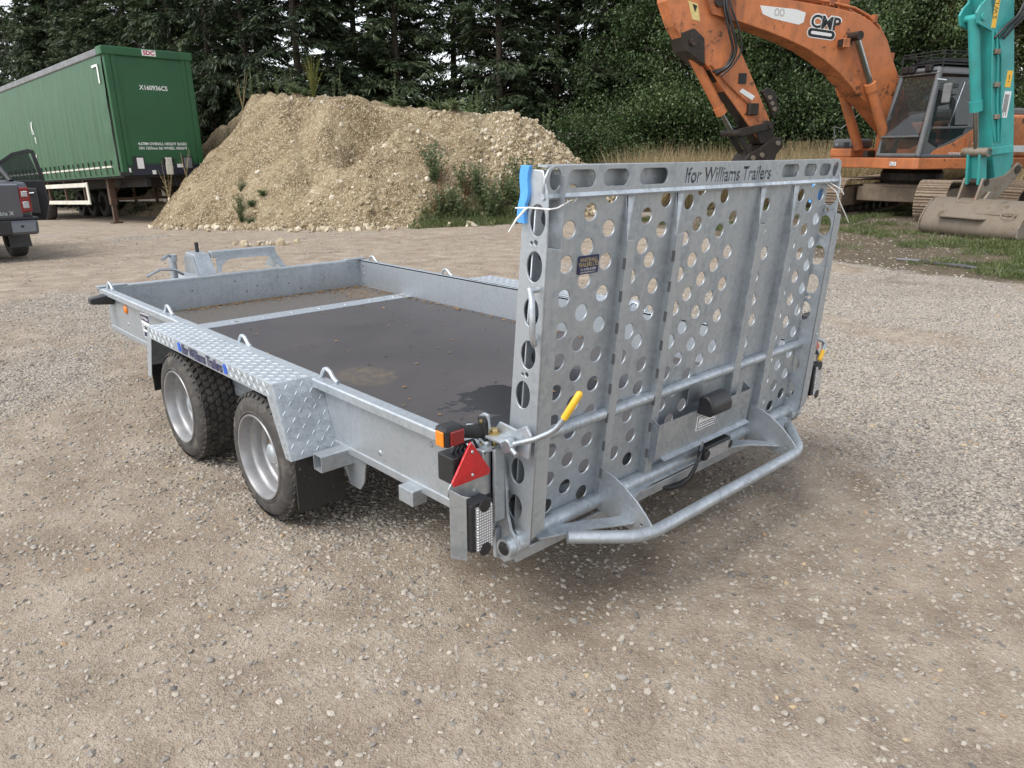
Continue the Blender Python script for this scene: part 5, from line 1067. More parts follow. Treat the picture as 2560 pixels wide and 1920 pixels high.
link('badge', place(text_mesh('Invincible X', .085, 1.05, 1., .002, .001), (.42, .032, .8), (1, 0, 0), (0, 0, 1)), M['zinc'], PU)
bu = MB(); bu.hexa([(-.93, -.06, .46), (.93, -.06, .46), (.93, .3, .46), (-.93, .3, .46), (-.94, -.04, .7), (.94, -.04, .7), (.94, .3, .7), (-.94, .3, .7)]); bump_ = bu.build('rear_bumper', M['carpaint'], PU, bevel=.05)
MB().box(-.55, .55, -.075, -.03, .47, .7).build('bumper_step', M['cartrim'], bump_, bevel=.02); MB().box(-.96, .96, -.02, .28, .7, .73).build('bumper_cap', M['cartrim'], bump_, bevel=.012)
for sx in (-1, 1):
    MB().lathe([(0, .004), (.02, .003), (.022, 0)], (sx * .7, -.062, .6), (0, -1, 0), 12).build('parking_sensor', M['cartrim'], bump_)
    MB().hexa([(sx * .74, .03, .8), (sx * .915, .06, .82), (sx * .915, .3, .85), (sx * .74, .1, .8), (sx * .76, .02, 1.2), (sx * .9, .05, 1.2), (sx * .9, .26, 1.18), (sx * .76, .1, 1.2)] if sx > 0 else [(-.915, .06, .82), (-.74, .03, .8), (-.74, .1, .8), (-.915, .3, .85), (-.9, .05, 1.2), (-.76, .02, 1.2), (-.76, .1, 1.2), (-.9, .26, 1.18)]).build('tail_light', M['lens_dark_red'], PU, bevel=.02)
    for z0, z1 in ((1.05, 1.14), (.87, .98)): MB().box(*sorted((sx * .775, sx * .865)), .012, .04, z0, z1).build('clear_lamp', M['lens_clear'], PU, bevel=.012)
    for y in (1.1, 4.2):
        w = MB(); w.lathe([(.2, -.12), (.33, -.125), (.365, -.1), (.375, -.05), (.375, .05), (.365, .1), (.33, .125), (.2, .12)], (sx * .79, y, .375), (1, 0, 0), 36, True); wh = w.build('wheel', M['tyre'], PU, smooth=35)
        MB().lathe([(0, .06), (.08, .06), (.17, .03), (.21, .07), (.22, .09)], (sx * .83, y, .375), (sx, 0, 0), 24).build('rim', M['zinc'], wh, smooth=40)
    MB().hexa([(sx * .62 if sx > 0 else -.94, .68, .2), (sx * .94 if sx > 0 else -.62, .68, .2), (sx * .94 if sx > 0 else -.62, .695, .2), (sx * .62 if sx > 0 else -.94, .695, .2), (sx * .62 if sx > 0 else -.92, .71, .62), (sx * .92 if sx > 0 else -.62, .71, .62), (sx * .92 if sx > 0 else -.62, .725, .62), (sx * .62 if sx > 0 else -.92, .725, .62)]).build('mud_flap', M['flap'], PU)
    MB().tube([(sx * .78, .55, 1.27), (sx * .74, 1.0, 1.5), (sx * .7, 1.45, 1.72)], .045, 8).build('sport_bar', M['cartrim'], PU, smooth=50)
MB().tube([(-.7, 1.45, 1.72), (.7, 1.45, 1.72)], .045, 8).build('sport_bar', M['cartrim'], PU, smooth=50)
cab = MB(); cab.hexa([(-.86, 1.78, 1.18), (.86, 1.78, 1.18), (.86, 4.05, 1.14), (-.86, 4.05, 1.14), (-.66, 1.98, 1.79), (.66, 1.98, 1.79), (.64, 3.25, 1.79), (-.64, 3.25, 1.79)]); cb = cab.build('cab', M['carpaint'], PU, bevel=.06)
MB().hexa([(-.7, 1.8, 1.27), (.7, 1.8, 1.27), (.7, 1.83, 1.27), (-.7, 1.83, 1.27), (-.58, 1.935, 1.7), (.58, 1.935, 1.7), (.58, 1.97, 1.7), (-.58, 1.97, 1.7)]).build('rear_window', M['glass'], cb)
npl = MB().box(-.26, .26, -.082, -.0755, .53, .64).build('number_plate', M['yellow'], PU)
# open door, hinged at its front edge
DA = R(66); dh = V(.9, 3.75, 0); du = V(math.sin(DA), -math.cos(DA), 0); dn = V(math.cos(DA), math.sin(DA), 0)
lo = [(0, .42), (.06, 1.2), (1.08, 1.2), (1.12, .8), (1.02, .42)]
DR = MB().prism(lo, dh, du, V(0, 0, 1), dn * .09).build('door', M['cartrim'], PU, bevel=.02)
fr2 = [(.02, 1.19), (.3, 1.5), (.62, 1.72), (.9, 1.79), (1.0, 1.77), (1.1, 1.19), (1.03, 1.19), (.95, 1.7), (.88, 1.73), (.64, 1.67), (.34, 1.46), (.1, 1.19)]
MB().prism(fr2, dh + dn * .02, du, V(0, 0, 1), dn * .05).build('door_frame', M['cartrim'], DR); MB().prism([(.08, 1.2), (.34, 1.47), (.64, 1.68), (.9, 1.74), (1.03, 1.2)], dh + dn * .04, du, V(0, 0, 1), dn * .006).build('door_glass', M['glass'], DR)
MB().prism([(.12, .6), (.1, 1.1), (.95, 1.05), (.95, .55)], dh - dn * .05, du, V(0, 0, 1), dn * .05).build('door_card', plain('door lining', (.05, .05, .052), .6), DR, bevel=.02)
MB().tube([dh + du * .75 - dn * .06 + V(0, 0, .95), dh + du * .9 - dn * .08 + V(0, 0, .96)], .012, 6).build('door_pull', M['zinc'], DR)

# ================================================================== excavators
M['orange'] = paint('faded orange paint', (.55, .18, .062), .5, (.07, .04, .025), (.2, .085, .045), .6, 1.1); M['orange_dirty'] = paint('grimy orange paint', (.42, .12, .035), .6, (.05, .035, .025), (.09, .055, .035), .8, 2.2)
M['teal'] = paint('teal paint', (.032, .3, .285), .4, None, (.06, .16, .13), .4, 1.4); M['cabgrey'] = paint('dark grey cab paint', (.095, .1, .108), .45, None, (.15, .135, .11), .4, 2)
M['steel'] = paint('worn digging steel', (.21, .18, .145), .5, (.12, .075, .04), (.17, .12, .075), .6, 1.3, .35); M['greasy'] = paint('greasy dark steel', (.035, .027, .022), .45, (.08, .05, .03), (.02, .016, .013), .6, 3, .3)
M['chrome'] = plain('chromed rod', (.36, .37, .36), .22, 1., .15, 12); M['trackshoe'] = paint('muddy track steel', (.19, .14, .10), .7, (.1, .07, .05), (.3, .24, .17), .6, 3, .2)
M['seat'] = plain('black seat cloth', (.02, .02, .022), .8); M['hose'] = plain('black hose', (.014, .014, .015), .4)
def prism_y(poly, y0, y1): return MB().prism(poly, (0, y0, 0), (1, 0, 0), (0, 0, 1), (0, y1 - y0, 0))
def make_track(parent, yc, half, Rt, width, seed):
    tf = MB(); tf.px([(0, 0)] * 0 or [(-.01, 0), (.01, 0), (0, .01)], 0, .001); tf = MB()
    L2 = half - Rt
    tf.prism([(-L2, .22), (L2, .22), (L2 - .1, .62), (L2 - .5, .66), (-L2 + .4, .66), (-L2 + .1, .6)], (0, yc - .16, 0), (1, 0, 0), (0, 0, 1), (0, .32, 0))
    tk = tf.build('track', M['trackshoe'], parent, bevel=.02)
    for x in (-L2, L2): MB().lathe([(0, -.1), (.15, -.12), (Rt - .06, -.07), (Rt - .05, 0), (Rt - .06, .07), (.15, .12), (0, .1)], (x, yc, Rt), (0, 1, 0), 24).build('idler_wheel', M['greasy'], tk, smooth=40)
    for k in range(7): MB().lathe([(0, -.15), (.09, -.15), (.1, 0), (.09, .15), (0, .15)], (-L2 + .35 + k * (2 * L2 - .7) / 6, yc, .13), (0, 1, 0), 12).build('roller', M['greasy'], tk, smooth=40)
    per = 4 * L2 + 2 * math.pi * Rt; n = int(per / .185)
    sh = MB(); p = per / n * .97
    sh.prism([(-p / 2, -.02), (p / 2, -.02), (p / 2, .008), (p / 2 - .012, .03), (p / 2 - .024, .008), (.014, .008), (.004, .026), (-.008, .008), (-p / 2 + .04, .008), (-p / 2 + .028, .028), (-p / 2 + .014, .008), (-p / 2, .006)], (0, -width / 2, 0), (1, 0, 0), (0, 0, 1), (0, width, 0))
    me = sh.mesh('track_shoe'); me.materials.append(M['trackshoe'])
    for k in range(n):
        s = k * per / n + .03
        if s < 2 * L2: x, z, an = -L2 + s, 2 * Rt, 0
        elif s < 2 * L2 + math.pi * Rt: an = (s - 2 * L2) / Rt; x, z = L2 + Rt * math.sin(an), Rt + Rt * math.cos(an)
        elif s < 4 * L2 + math.pi * Rt: x, z, an = L2 - (s - 2 * L2 - math.pi * Rt), 0, math.pi
        else: an = math.pi + (s - 4 * L2 - math.pi * Rt) / Rt; x, z = -L2 + Rt * math.sin(an), Rt + Rt * math.cos(an)
        if an == 0: z -= .03 * math.sin(math.pi * (x + L2) / (2 * L2))
        o = link('track_shoe', me, None, tk); o.location = (x, yc, z + .028); o.rotation_euler = (0, an, 0)
    return tk
def undercarriage(loc, rz, root_rz, parent, half=2.15, Rt=.40):
    u = MB(); u.box(-1.0, 1.0, -.75, .75, .42, .72); c = u.build('carbody', M['trackshoe'], parent, bevel=.05); c.rotation_euler = (0, 0, rz - root_rz)
    MB().box(.95, 1.12, -.8, .8, .34, .66).build('cross_beam', M['trackshoe'], c, bevel=.02); MB().box(-1.12, -.95, -.8, .8, .34, .66).build('cross_beam', M['trackshoe'], c, bevel=.02)
    MB().lathe([(0, .7), (.62, .7), (.66, .8), (.66, .95), (.6, 1.08), (0, 1.08)], (0, 0, 0), (0, 0, 1), 32).build('slew_ring', M['greasy'], c)
    for y in (-1.05, 1.05):
        tk = make_track(parent, y, half, Rt, .6, 1); tk.rotation_euler = (0, 0, rz - root_rz)
def excavator_body(root, pm, cabm, decal=True):
    MB().pz([(-2.55, -1.2), (-2.4, -1.3), (1.15, -1.3), (1.4, -1.15), (1.42, .28), (1.56, .3), (1.56, 1.42), (1.48, 1.5), (-2.4, 1.5), (-2.55, 1.4)], 1.07, 1.3).build('deck_frame', pm, root, bevel=.02)
    MB().box(-2.5, -.62, .35, 1.48, 1.305, 2.2).build('side_housing', pm, root, bevel=.06); MB().box(-2.5, -.3, -1.28, .34, 1.305, 2.1).build('engine_housing', pm, root, bevel=.06)
    MB().box(-2.45, -.7, -1.1, 1.2, 2.19, 2.36).build('engine_hood', M['cabgrey'], root, bevel=.05)
    cw = MB().pz([(-2.5, -1.3), (-2.5, 1.4), (-2.75, 1.38), (-2.98, .9), (-3.05, 0), (-2.98, -.85), (-2.75, -1.28)], 1.1, 2.15).build('counterweight', pm, root, bevel=.06)
    tb_ = MB().box(.55, 1.38, -1.22, -.55, 1.305, 1.5).build('tool_box', pm, root, bevel=.03)
    MB().box(.7, 1.36, -1.21, -.57, 1.5, 1.72).build('tool_box_lid', M['cabgrey'], tb_, bevel=.07)
    MB().box(1.361, 1.368, -1.08, -.98, 1.56, 1.62).build('lid_latch', M['zinc'], tb_); 
    for k in range(3): MB().box(1.361, 1.367, -.8 + .06 * k, -.76 + .06 * k, 1.54, 1.64).build('lid_slot', M['ink'], tb_)
    MB().box(1.561, 1.568, .82, 1.0, 1.13, 1.22).build('work_lamp', M['lens_clear'], root, bevel=.01)
    # cab
    Y0, Y1 = .35, 1.49; X0, X1 = -.6, 1.5; XT = 1.16; ZC0, ZC1 = 1.305, 3.1
    cb = MB().box(X0, X1, Y0, Y1, ZC0, ZC0 + .07).build('cab', cabm, root, bevel=.02)
    def bar(name, p, q, r=.05, m=cabm, n=6): return MB().tube([p, q], r, n).build(name, m, cb, smooth=60)
    for y in (Y0 + .04, Y1 - .05):
        bar('front_pillar', (X1 - .03, y, ZC0 + .03), (XT, y - (.06 if y > 1 else -.06), ZC1 - .08), .062, M['cabgrey'], 8)
        bar('rear_pillar', (X0 + .05, y, ZC0 + .03), (X0 + .1, y - (.06 if y > 1 else -.06), ZC1 - .08), .07); bar('mid_pillar', (.1, y, ZC0 + .03), (.06, y - (.06 if y > 1 else -.06), ZC1 - .08), .055)
    rf = MB().hexa([(X0, Y0 + .02, ZC1 - .14), (XT + .1, Y0 + .02, ZC1 - .14), (XT + .1, Y1 - .03, ZC1 - .14), (X0, Y1 - .03, ZC1 - .14), (X0 + .05, Y0 + .1, ZC1 + .02), (XT, Y0 + .1, ZC1 + .02), (XT, Y1 - .12, ZC1 + .02), (X0 + .05, Y1 - .12, ZC1 + .02)]).build('cab_roof', cabm, cb, bevel=.05)
    # door lower panel: dark upper, coloured wedge below
    MB().py([(.1, 1.36), (1.42, 1.36), (1.36, 1.95), (1.24, 1.95), (1.28, 1.62), (1.0, 1.5), (.3, 1.78), (.25, 1.95), (.08, 1.98)], Y1 - .06, Y1 - .03).build('door_panel', cabm, cb)
    MB().add([(.26, Y1 - .05, 1.8), (.98, Y1 - .05, 1.5), (1.28, Y1 - .05, 1.6), (1.25, Y1 - .05, 1.92), (.24, Y1 - .05, 1.94)], [(0, 1, 2, 3, 4)]).build('door_lower_window', M['glass'], cb)
    for x0, x1 in ((.06, .16), (1.22, 1.3)): MB().hexa([(x0 + (.03 if x0 > 1 else 0), Y1 - .058, 1.95), (x1 + (.06 if x0 > 1 else 0), Y1 - .058, 1.95), (x1 + (.06 if x0 > 1 else 0), Y1 - .035, 1.95), (x0 + (.03 if x0 > 1 else 0), Y1 - .035, 1.95), (x0 - (.1 if x0 > 1 else 0), Y1 - .115, 2.93), (x1 - (.1 if x0 > 1 else 0), Y1 - .115, 2.93), (x1 - (.1 if x0 > 1 else 0), Y1 - .09, 2.93), (x0 - (.1 if x0 > 1 else 0), Y1 - .09, 2.93)]).build('door_post', cabm, cb, bevel=.01)
    MB().py([(-.6, 1.31), (1.2, 1.31), (1.08, 1.45), (.55, 1.62), (.1, 1.86), (-.35, 2.15), (-.6, 2.2)], Y1 - .028, Y1 - .012).build('door_skirt', pm, cb)
    gl = lambda name, pts: MB().add(pts, [tuple(range(len(pts)))]).build(name, M['glass'], cb)
    gl('windscreen', [(X1 - .02, Y0 + .08, 1.75), (X1 - .02, Y1 - .1, 1.75), (XT + .03, Y1 - .16, ZC1 - .15), (XT + .03, Y0 + .14, ZC1 - .15)]); gl('lower_windscreen', [(X1 - .0, Y0 + .08, 1.36), (X1 - .0, Y1 - .1, 1.36), (X1 - .015, Y1 - .1, 1.72), (X1 - .015, Y0 + .08, 1.72)])
    gl('door_window', [(.16, Y1 - .045, 1.98), (1.27, Y1 - .045, 1.95), (1.1, Y1 - .1, 2.9), (.14, Y1 - .1, 2.92)]); gl('rear_side_window', [(-.5, Y1 - .05, 2.0), (.02, Y1 - .05, 1.9), (.0, Y1 - .1, 2.82), (-.45, Y1 - .1, 2.82)]); gl('rear_window', [(X0 + .06, Y0 + .1, 1.9), (X0 + .06, Y1 - .1, 1.9), (X0 + .1, Y1 - .15, 2.8), (X0 + .1, Y0 + .15, 2.8)]); gl('far_side_window', [(X0 + .2, Y0 + .03, 1.7), (1.2, Y0 + .03, 1.7), (1.0, Y0 + .09, 2.8), (X0 + .2, Y0 + .09, 2.8)])
    bar('windscreen_bar', (X1 - .01, Y0 + .06, 1.735), (X1 - .01, Y1 - .08, 1.735), .022); bar('windscreen_header', (XT + .03, Y0 + .08, ZC1 - .1), (XT + .03, Y1 - .12, ZC1 - .1), .05, M['ink']); bar('windscreen_sill', (X1 - .0, Y0 + .04, 1.35), (X1 - .0, Y1 - .06, 1.35), .05)
    bar('door_rail', (.1, Y1 - .045, 1.93), (1.2, Y1 - .045, 1.9), .03); bar('window_bar', (.72, Y1 - .06, 1.95), (.45, Y1 - .08, 2.82), .01, M['zinc'])
    MB().box(-.25, .3, .6, 1.1, 1.45, 1.62).build('seat', M['seat'], cb, bevel=.04); MB().hexa([(-.35, .62, 1.6), (-.2, .62, 1.6), (-.2, 1.08, 1.6), (-.35, 1.08, 1.6), (-.5, .68, 2.4), (-.4, .68, 2.4), (-.4, 1.02, 2.4), (-.5, 1.02, 2.4)]).build('seat_back', M['seat'], cb, bevel=.03)
    for y in (.5, 1.15): MB().box(.1, .5, y, y + .12, 1.5, 1.85).build('console', M['seat'], cb, bevel=.02)
    MB().hexa([(1.2, .5, 1.37), (1.27, .5, 1.37), (1.27, .56, 1.37), (1.2, .56, 1.37), (1.0, .5, 2.1), (1.05, .5, 2.1), (1.05, .56, 2.1), (1.0, .56, 2.1)]).build('monitor_post', M['seat'], cb)
    # roof guard and lamps
    gd = MB().box(X0, XT, Y0 + .08, Y1 - .1, ZC1 + .05, ZC1 + .08).build('roof_guard', M['ink'], cb)
    for k in range(6): MB().hexa([(X0 + .1, Y0 + .12 + .14 * k, ZC1 + .1), (XT - .15, Y0 + .12 + .14 * k, ZC1 + .1), (XT - .15, Y0 + .22 + .14 * k, ZC1 + .12), (X0 + .1, Y0 + .22 + .14 * k, ZC1 + .12), (X0 + .1, Y0 + .12 + .14 * k, ZC1 + .15), (XT - .35, Y0 + .12 + .14 * k, ZC1 + .16), (XT - .35, Y0 + .22 + .14 * k, ZC1 + .2), (X0 + .1, Y0 + .22 + .14 * k, ZC1 + .2)]).build('guard_slat', M['ink'], gd)
    for z in (.24, .3):
        MB().tube([(XT, Y0 + .05, ZC1 + z), (XT, Y1 - .06, ZC1 + z), (X0, Y1 - .06, ZC1 + z), (X0, Y0 + .05, ZC1 + z), (XT, Y0 + .05, ZC1 + z)], .012, 6).build('guard_rail', M['ink'], gd)
    for x, y in ((XT, Y0 + .05), (XT, Y1 - .06), (.4, Y1 - .06), (X0, Y1 - .06), (.4, Y0 + .05)): MB().tube([(x, y, ZC1 - .02), (x, y, ZC1 + .3)], .014, 6).build('guard_post', M['ink'], gd)
    for y in (.5, .68, 1.1): MB().box(XT + .03, XT + .12, y, y + .15, ZC1 - .08, ZC1 + .04).build('roof_lamp', M['ink'], cb, bevel=.015)
    bar('mirror_arm', (1.24, Y1 - .06, 2.85), (1.2, Y1 + .13, 2.82), .014, M['zinc']); MB().box(1.14, 1.19, Y1 + .05, Y1 + .24, 2.38, 2.76).build('mirror', M['roofgrey'], cb, bevel=.03)
    MB().tube([(1.3, -1.2, 1.7), (1.35, -1.2, 2.0), (1.32, -1.0, 1.95), (.7, -.62, 2.6)], .016, 6).build('grab_rail', M['roofgrey'], root, smooth=50)
    return cb
def pin(parent, x, z, y0, y1, r, m): MB().cyl((x, y0, z), (x, y1, z), r, None, 16).build('pin', m, parent, smooth=40)
def ram(parent, name, p0, pm_, p1, y, rb, rr, m, rodm=None):
    MB().cyl((p0[0], y, p0[1]), (pm_[0], y, pm_[1]), rb, None, 16).build(name, m, parent, smooth=40)
    d = (V(pm_[0], y, pm_[1]) - V(p0[0], y, p0[1])).normalized(); e = V(pm_[0], y, pm_[1])
    MB().cyl(e - d * .14, e + d * .03, rb * 1.18, None, 16).build(name + '_gland', m, parent, smooth=40); MB().cyl(e, (p1[0], y, p1[1]), rr, None, 14).build(name + '_rod', rodm or M['chrome'], parent, smooth=40)
EXO = V(17.1, 5.3, -.01); EXR = math.atan2(.397, -.918)
EX = empty('excavator', EXO, EXR, 'orange tracked excavator with a boxy dark grey cab and bent boom', 'excavator')
undercarriage(EXO, R(183), EXR, EX)
ecab = excavator_body(EX, M['orange'], M['cabgrey'])
boom = [(.2, 1.58), (.45, 1.48), (1.1, 1.9), (1.68, 2.33), (2.18, 2.65), (2.69, 3.02), (3.13, 3.26), (3.61, 3.46), (4.18, 3.63), (4.73, 3.76), (5.5, 3.92), (5.85, 4.02), (6.05, 4.25), (5.95, 4.42), (5.6, 4.45), (4.69, 4.37), (4.01, 4.33), (3.18, 4.28), (2.46, 4.2), (2.06, 4.08), (1.73, 3.89), (1.46, 3.6), (1.2, 3.18), (.85, 2.6), (.45, 2.0), (.18, 1.78)]
BM = prism_y(boom, -.24, .24).build('boom', M['orange'], EX, bevel=.015)
def inset(poly, k): 
    c = V(sum(p[0] for p in poly) / len(poly), sum(p[1] for p in poly) / len(poly), 0); return [(c.x + (p[0] - c.x) * k, c.y + (p[1] - c.y) * k) for p in poly]
for sy in (-1, 1): prism_y([(5.45, 3.88), (6.0, 3.98), (6.15, 4.25), (6.0, 4.5), (5.5, 4.5)], sy * .235, sy * .285).build('boom_cheek', M['orange_dirty'], BM)
arm = [(4.16, 1.68), (4.5, 1.6), (4.91, 2.02), (5.62, 2.71), (5.9, 3.02), (6.46, 3.39), (6.76, 3.75), (6.97, 4.17), (7.0, 4.6), (6.6, 5.1), (6.2, 5.1), (5.95, 4.6), (5.7, 4.15), (5.53, 3.87), (5.22, 3.39), (4.94, 2.99), (4.52, 2.36), (4.33, 2.07)]
AR = prism_y(arm, -.18, .18).build('arm', M['orange'], EX, bevel=.015)
prism_y([(6.05, 3.05), (6.5, 3.3), (6.62, 3.62), (6.35, 3.72), (6.1, 3.55)], -.24, .24).build('cylinder_bracket', M['greasy'], AR, bevel=.02)
prism_y([(4.4, 2.35), (4.62, 2.62), (4.45, 2.7), (4.25, 2.6), (4.12, 2.25), (4.25, 2.1)], .12, .2).build('lifting_plate', M['greasy'], AR, bevel=.02)
for k in range(3): pin(AR, 4.27 + .07 * k, 2.28 + .11 * k, .2, .235, .045, M['steel'])
prism_y([(4.14, 1.66), (4.5, 1.58), (4.72, 1.85), (4.45, 2.05), (4.3, 2.05)], -.2, .2).build('arm_tip', M['greasy'], AR, bevel=.02)
fd = (V(6.42, 0, 3.36) - V(4.66, 0, 1.75)); fn = V(fd.z, 0, -fd.x).normalized() * .012
MB().hexa([V(4.6, -.15, 1.7) + fn, V(4.6, .15, 1.7) + fn, V(4.6, .15, 1.7), V(4.6, -.15, 1.7), V(5.88, -.15, 2.995) + fn, V(5.88, .15, 2.995) + fn, V(5.88, .15, 2.995), V(5.88, -.15, 2.995)]).build('arm_grease_face', M['greasy'], AR)
pin(BM, 5.88, 4.2, -.34, .34, .1, M['greasy']); pin(AR, 6.38, 3.47, -.3, .3, .07, M['greasy'])
ram(AR, 'bucket_ram', (6.36, 3.45), (5.42, 2.2), (5.1, 1.8), 0, .1, .055, M['orange'])
pin(AR, 5.1, 1.8, -.34, .34, .07, M['greasy']); pin(AR, 4.37, 1.95, -.3, .3, .06, M['greasy'])
for y in (-.26, .22): MB().prism([(5.16, 1.88), (5.06, 1.72), (4.34, 1.88), (4.36, 2.02)], (0, y, 0), (1, 0, 0), (0, 0, 1), (0, .05, 0)).build('tipping_link', M['greasy'], AR, bevel=.015); MB().prism([(5.17, 1.8), (5.02, 1.82), (4.62, 1.36), (4.74, 1.3)], (0, y * .6, 0), (1, 0, 0), (0, 0, 1), (0, .05, 0)).build('push_link', M['greasy'], AR, bevel=.015)
QH = prism_y([(4.02, 1.72), (3.95, 1.55), (4.1, 1.38), (4.2, 1.05), (4.45, .95), (4.85, 1.0), (4.95, 1.2), (4.8, 1.4), (4.55, 1.5), (4.25, 1.72)], -.24, .24).build('quick_hitch', M['greasy'], EX, bevel=.02)
for x, z in ((4.12, 1.6), (4.5, 1.36), (4.72, 1.3)): pin(QH, x, z, .2, .275, .05, M['steel'])
for y in (-.45, .40): ram(BM, 'boom_ram', (1.25, 1.5), (1.98, 2.8), (2.53, 3.73), y, .105, .065, M['orange'], M['chrome']); 
pin(BM, 2.53, 3.73, -.52, .52, .09, M['greasy'])
ram(BM, 'arm_ram', (2.7, 4.62), (4.7, 4.9), (6.3, 4.98), 0, .1, .055, M['orange']); MB().box(2.55, 2.85, -.14, .14, 4.2, 4.66).build('arm_ram_bracket', M['orange_dirty'], BM, bevel=.03)
MB().box(2.68, 2.85, .25, .42, 3.5, 3.68).build('boom_lamp', M['orange'], BM, bevel=.01); MB().box(2.855, 2.87, .265, .405, 3.515, 3.665).build('lamp_glass', M['ink'], BM)
up = [(.55, 2.25), (.9, 2.78), (1.26, 3.28), (1.5, 3.68), (1.76, 3.96), (2.08, 4.15), (2.46, 4.27), (3.18, 4.35), (4.01, 4.4), (4.9, 4.44), (5.4, 4.55)]
for y, dz in ((.18, .03), (.1, .05), (-.05, .05), (-.15, .03)): MB().tube([(x, y, z + dz) for x, z in up], .028, 8).build('boom_pipe', M['orange'], BM, smooth=50)
for x, z in ((1.3, 3.38), (1.9, 4.1), (3.1, 4.36)): MB().box(x - .05, x + .05, -.2, .23, z - .06, z + .1).build('pipe_clamp', M['orange_dirty'], BM, bevel=.01)
for k, (y, w_) in enumerate(((.26, .026), (.3, .03), (.24, .022), (.33, .02))):
    MB().tube(spl([(5.5 - .08 * k, y, 4.6), (5.78 - .03 * k, y + .06, 4.25), (5.68 - .06 * k, y + .12, 3.75), (5.52 - .05 * k, y + .1, 3.35), (5.6 - .03 * k, y + .02, 3.05), (5.85 - .05 * k, y - .04, 2.95 - .03 * k)]), w_, 8).build('hydraulic_hose', M['hose'], BM, smooth=50)
for y in (.19, .205): MB().tube([(5.9, y, 3.08), (5.5, y, 2.76), (5.2, y, 2.55), (4.95, y, 2.4), (4.85, y, 2.25)], .02, 6).build('arm_pipe', M['orange_dirty'], AR, smooth=50)
MB().box(4.72, 4.95, .18, .3, 2.15, 2.38).build('valve_block', M['greasy'], AR, bevel=.02); MB().box(5.02, 5.2, .181, .2, 2.75, 2.95).build('step_plate', M['ink'], AR)
MB().prism([(5.08, 2.66), (5.16, 2.6), (4.82, 2.1 + .34), (4.76, 2.52)], (0, .182, 0), (1, 0, 0), (0, 0, 1), (0, .003, 0)).build('arm_label', M['white'], AR)
yl = MB().prism([(6.5, 4.2), (6.28, 4.15), (6.2, 3.85), (6.38, 3.88)], (0, .182, 0), (1, 0, 0), (0, 0, 1), (0, .003, 0)).build('warning_label', plain('pale yellow label', (.62, .5, .2), .5), AR)
MB().prism([(6.4, 4.15), (6.29, 4.12), (6.33, 4.0)], (0, .186, 0), (1, 0, 0), (0, 0, 1), (0, .002, 0)).build('warning_triangle', M['ink'], yl)
for k in range(5): MB().box(1.05 + .02 * k, 1.12 + .02 * k, .06 + .05 * k, .09 + .05 * k, 1.32, 1.9 - .08 * k).build('hose_bundle', M['hose'], EX)
MB().box(1.15, 1.4, -.15, -.02, 1.15, 1.45).build('hitch_valve', M['greasy'], EX, bevel=.02)
MB().box(.2, .75, -.5, -.3, 1.3, 2.05).build('battery_box', M['orange'], EX, bevel=.06)
# decals on the boom: local (u runs towards the rear of the machine, so it reads from the left side)
def boom_text(txt, size, x, z, mat, y, sx=1., bold=0., shear=0., rot=0., tk=.002):
    me = text_mesh(txt, size, sx, .95, 0, bold); me.transform(Matrix(((1, shear, 0, 0), (0, 1, 0, 0), (0, 0, 1, 0), (0, 0, 0, 1))))
    me.transform(Matrix.Rotation(rot, 4, 'Z')); return link('lettering', place(me, (x, y, z), (-1, 0, 0), (0, 0, 1)), mat, BM)
boom_text('CMP', .34, 3.22, 3.96, M['white'], .2415, 1.15, .034, .05, -.06); boom_text('CMP', .34, 3.22, 3.96, M['ink'], .2435, 1.15, .008, .05, -.06)
for r0, r1, m_, y in ((.37, .1, 'white', .2415), (.35, .082, 'ink', .2435), (.27, .03, 'white', .2455)):
    me = loops_mesh([slot(0, 0, r0 * 2, r1 * 2)], .0008); me.transform(Matrix.Rotation(-.06, 4, 'Z')); link('emblem', place(me, (3.3, y, 3.76), (-1, 0, 0), (0, 0, 1)), M[m_], BM)
wp = prism_y([(4.88, 4.2), (4.0, 4.18), (3.75, 4.13), (3.78, 3.95), (3.9, 3.9), (4.55, 3.98), (4.8, 4.05)], .2405, .2425).build('white_panel', M['white'], BM)
boom_text('OO', .2, 4.4, 4.09, plain('faded print', (.45, .44, .42), .6), .244, .8, .006)
MB().py([(1.1, 1.315), (.2, 1.315)] [0:0] or [(.75, 1.345), (.35, 1.345), (.35, 1.35), (.75, 1.35)], 1.4805, 1.482).build('trim_line', M['ink'], ecab)
link('lettering', place(text_mesh('DOOSAN', .09, 1.1, 1, 0, .002), (.45, 1.482, 1.38), (-1, 0, 0), (0, 0, 1)), M['white'], ecab)
tri_l = prism_y([(.02, 1.58), (-.16, 1.58), (-.07, 1.78)], 1.4795, 1.482).build('warning_sticker', M['white'], ecab); prism_y([(-.02, 1.61), (-.12, 1.61), (-.07, 1.72)], 1.4822, 1.484).build('sticker_print', M['ink'], ecab)
MB().box(.22, .27, 1.479, 1.495, 1.5, 1.7).build('side_reflector', M['orange_dirty'], ecab)
for k in range(6): MB().box(-.4 + .035 * k, -.38 + .035 * k, 1.4795, 1.484, 1.48 + .015 * k, 1.6 + .02 * k).build('grille_slot', M['ink'], ecab)
for k in range(9): MB().box(-1.95 + .07 * k, -1.91 + .07 * k, 1.4805, 1.484, 2.02, 2.12).build('vent_slot', M['ink'], EX)
MB().box(-2.45, -.75, 1.4805, 1.483, 1.42, 1.56).build('white_stripe', M['white'], EX)
for txt, sz, x, z, mt in (('planthire', .14, -1.72, 1.93, 'white'), ('CMP', .22, -.95, 1.72, 'ink'), ('(0)', .15, -1.6, 1.76, 'ink'), ('8', .15, -1.62, 1.62, 'ink')):
    link('lettering', place(text_mesh(txt, sz, 1, 1, 0, .003), (x, 1.4845, z), (-1, 0, 0), (0, 0, 1)), M[mt], EX)

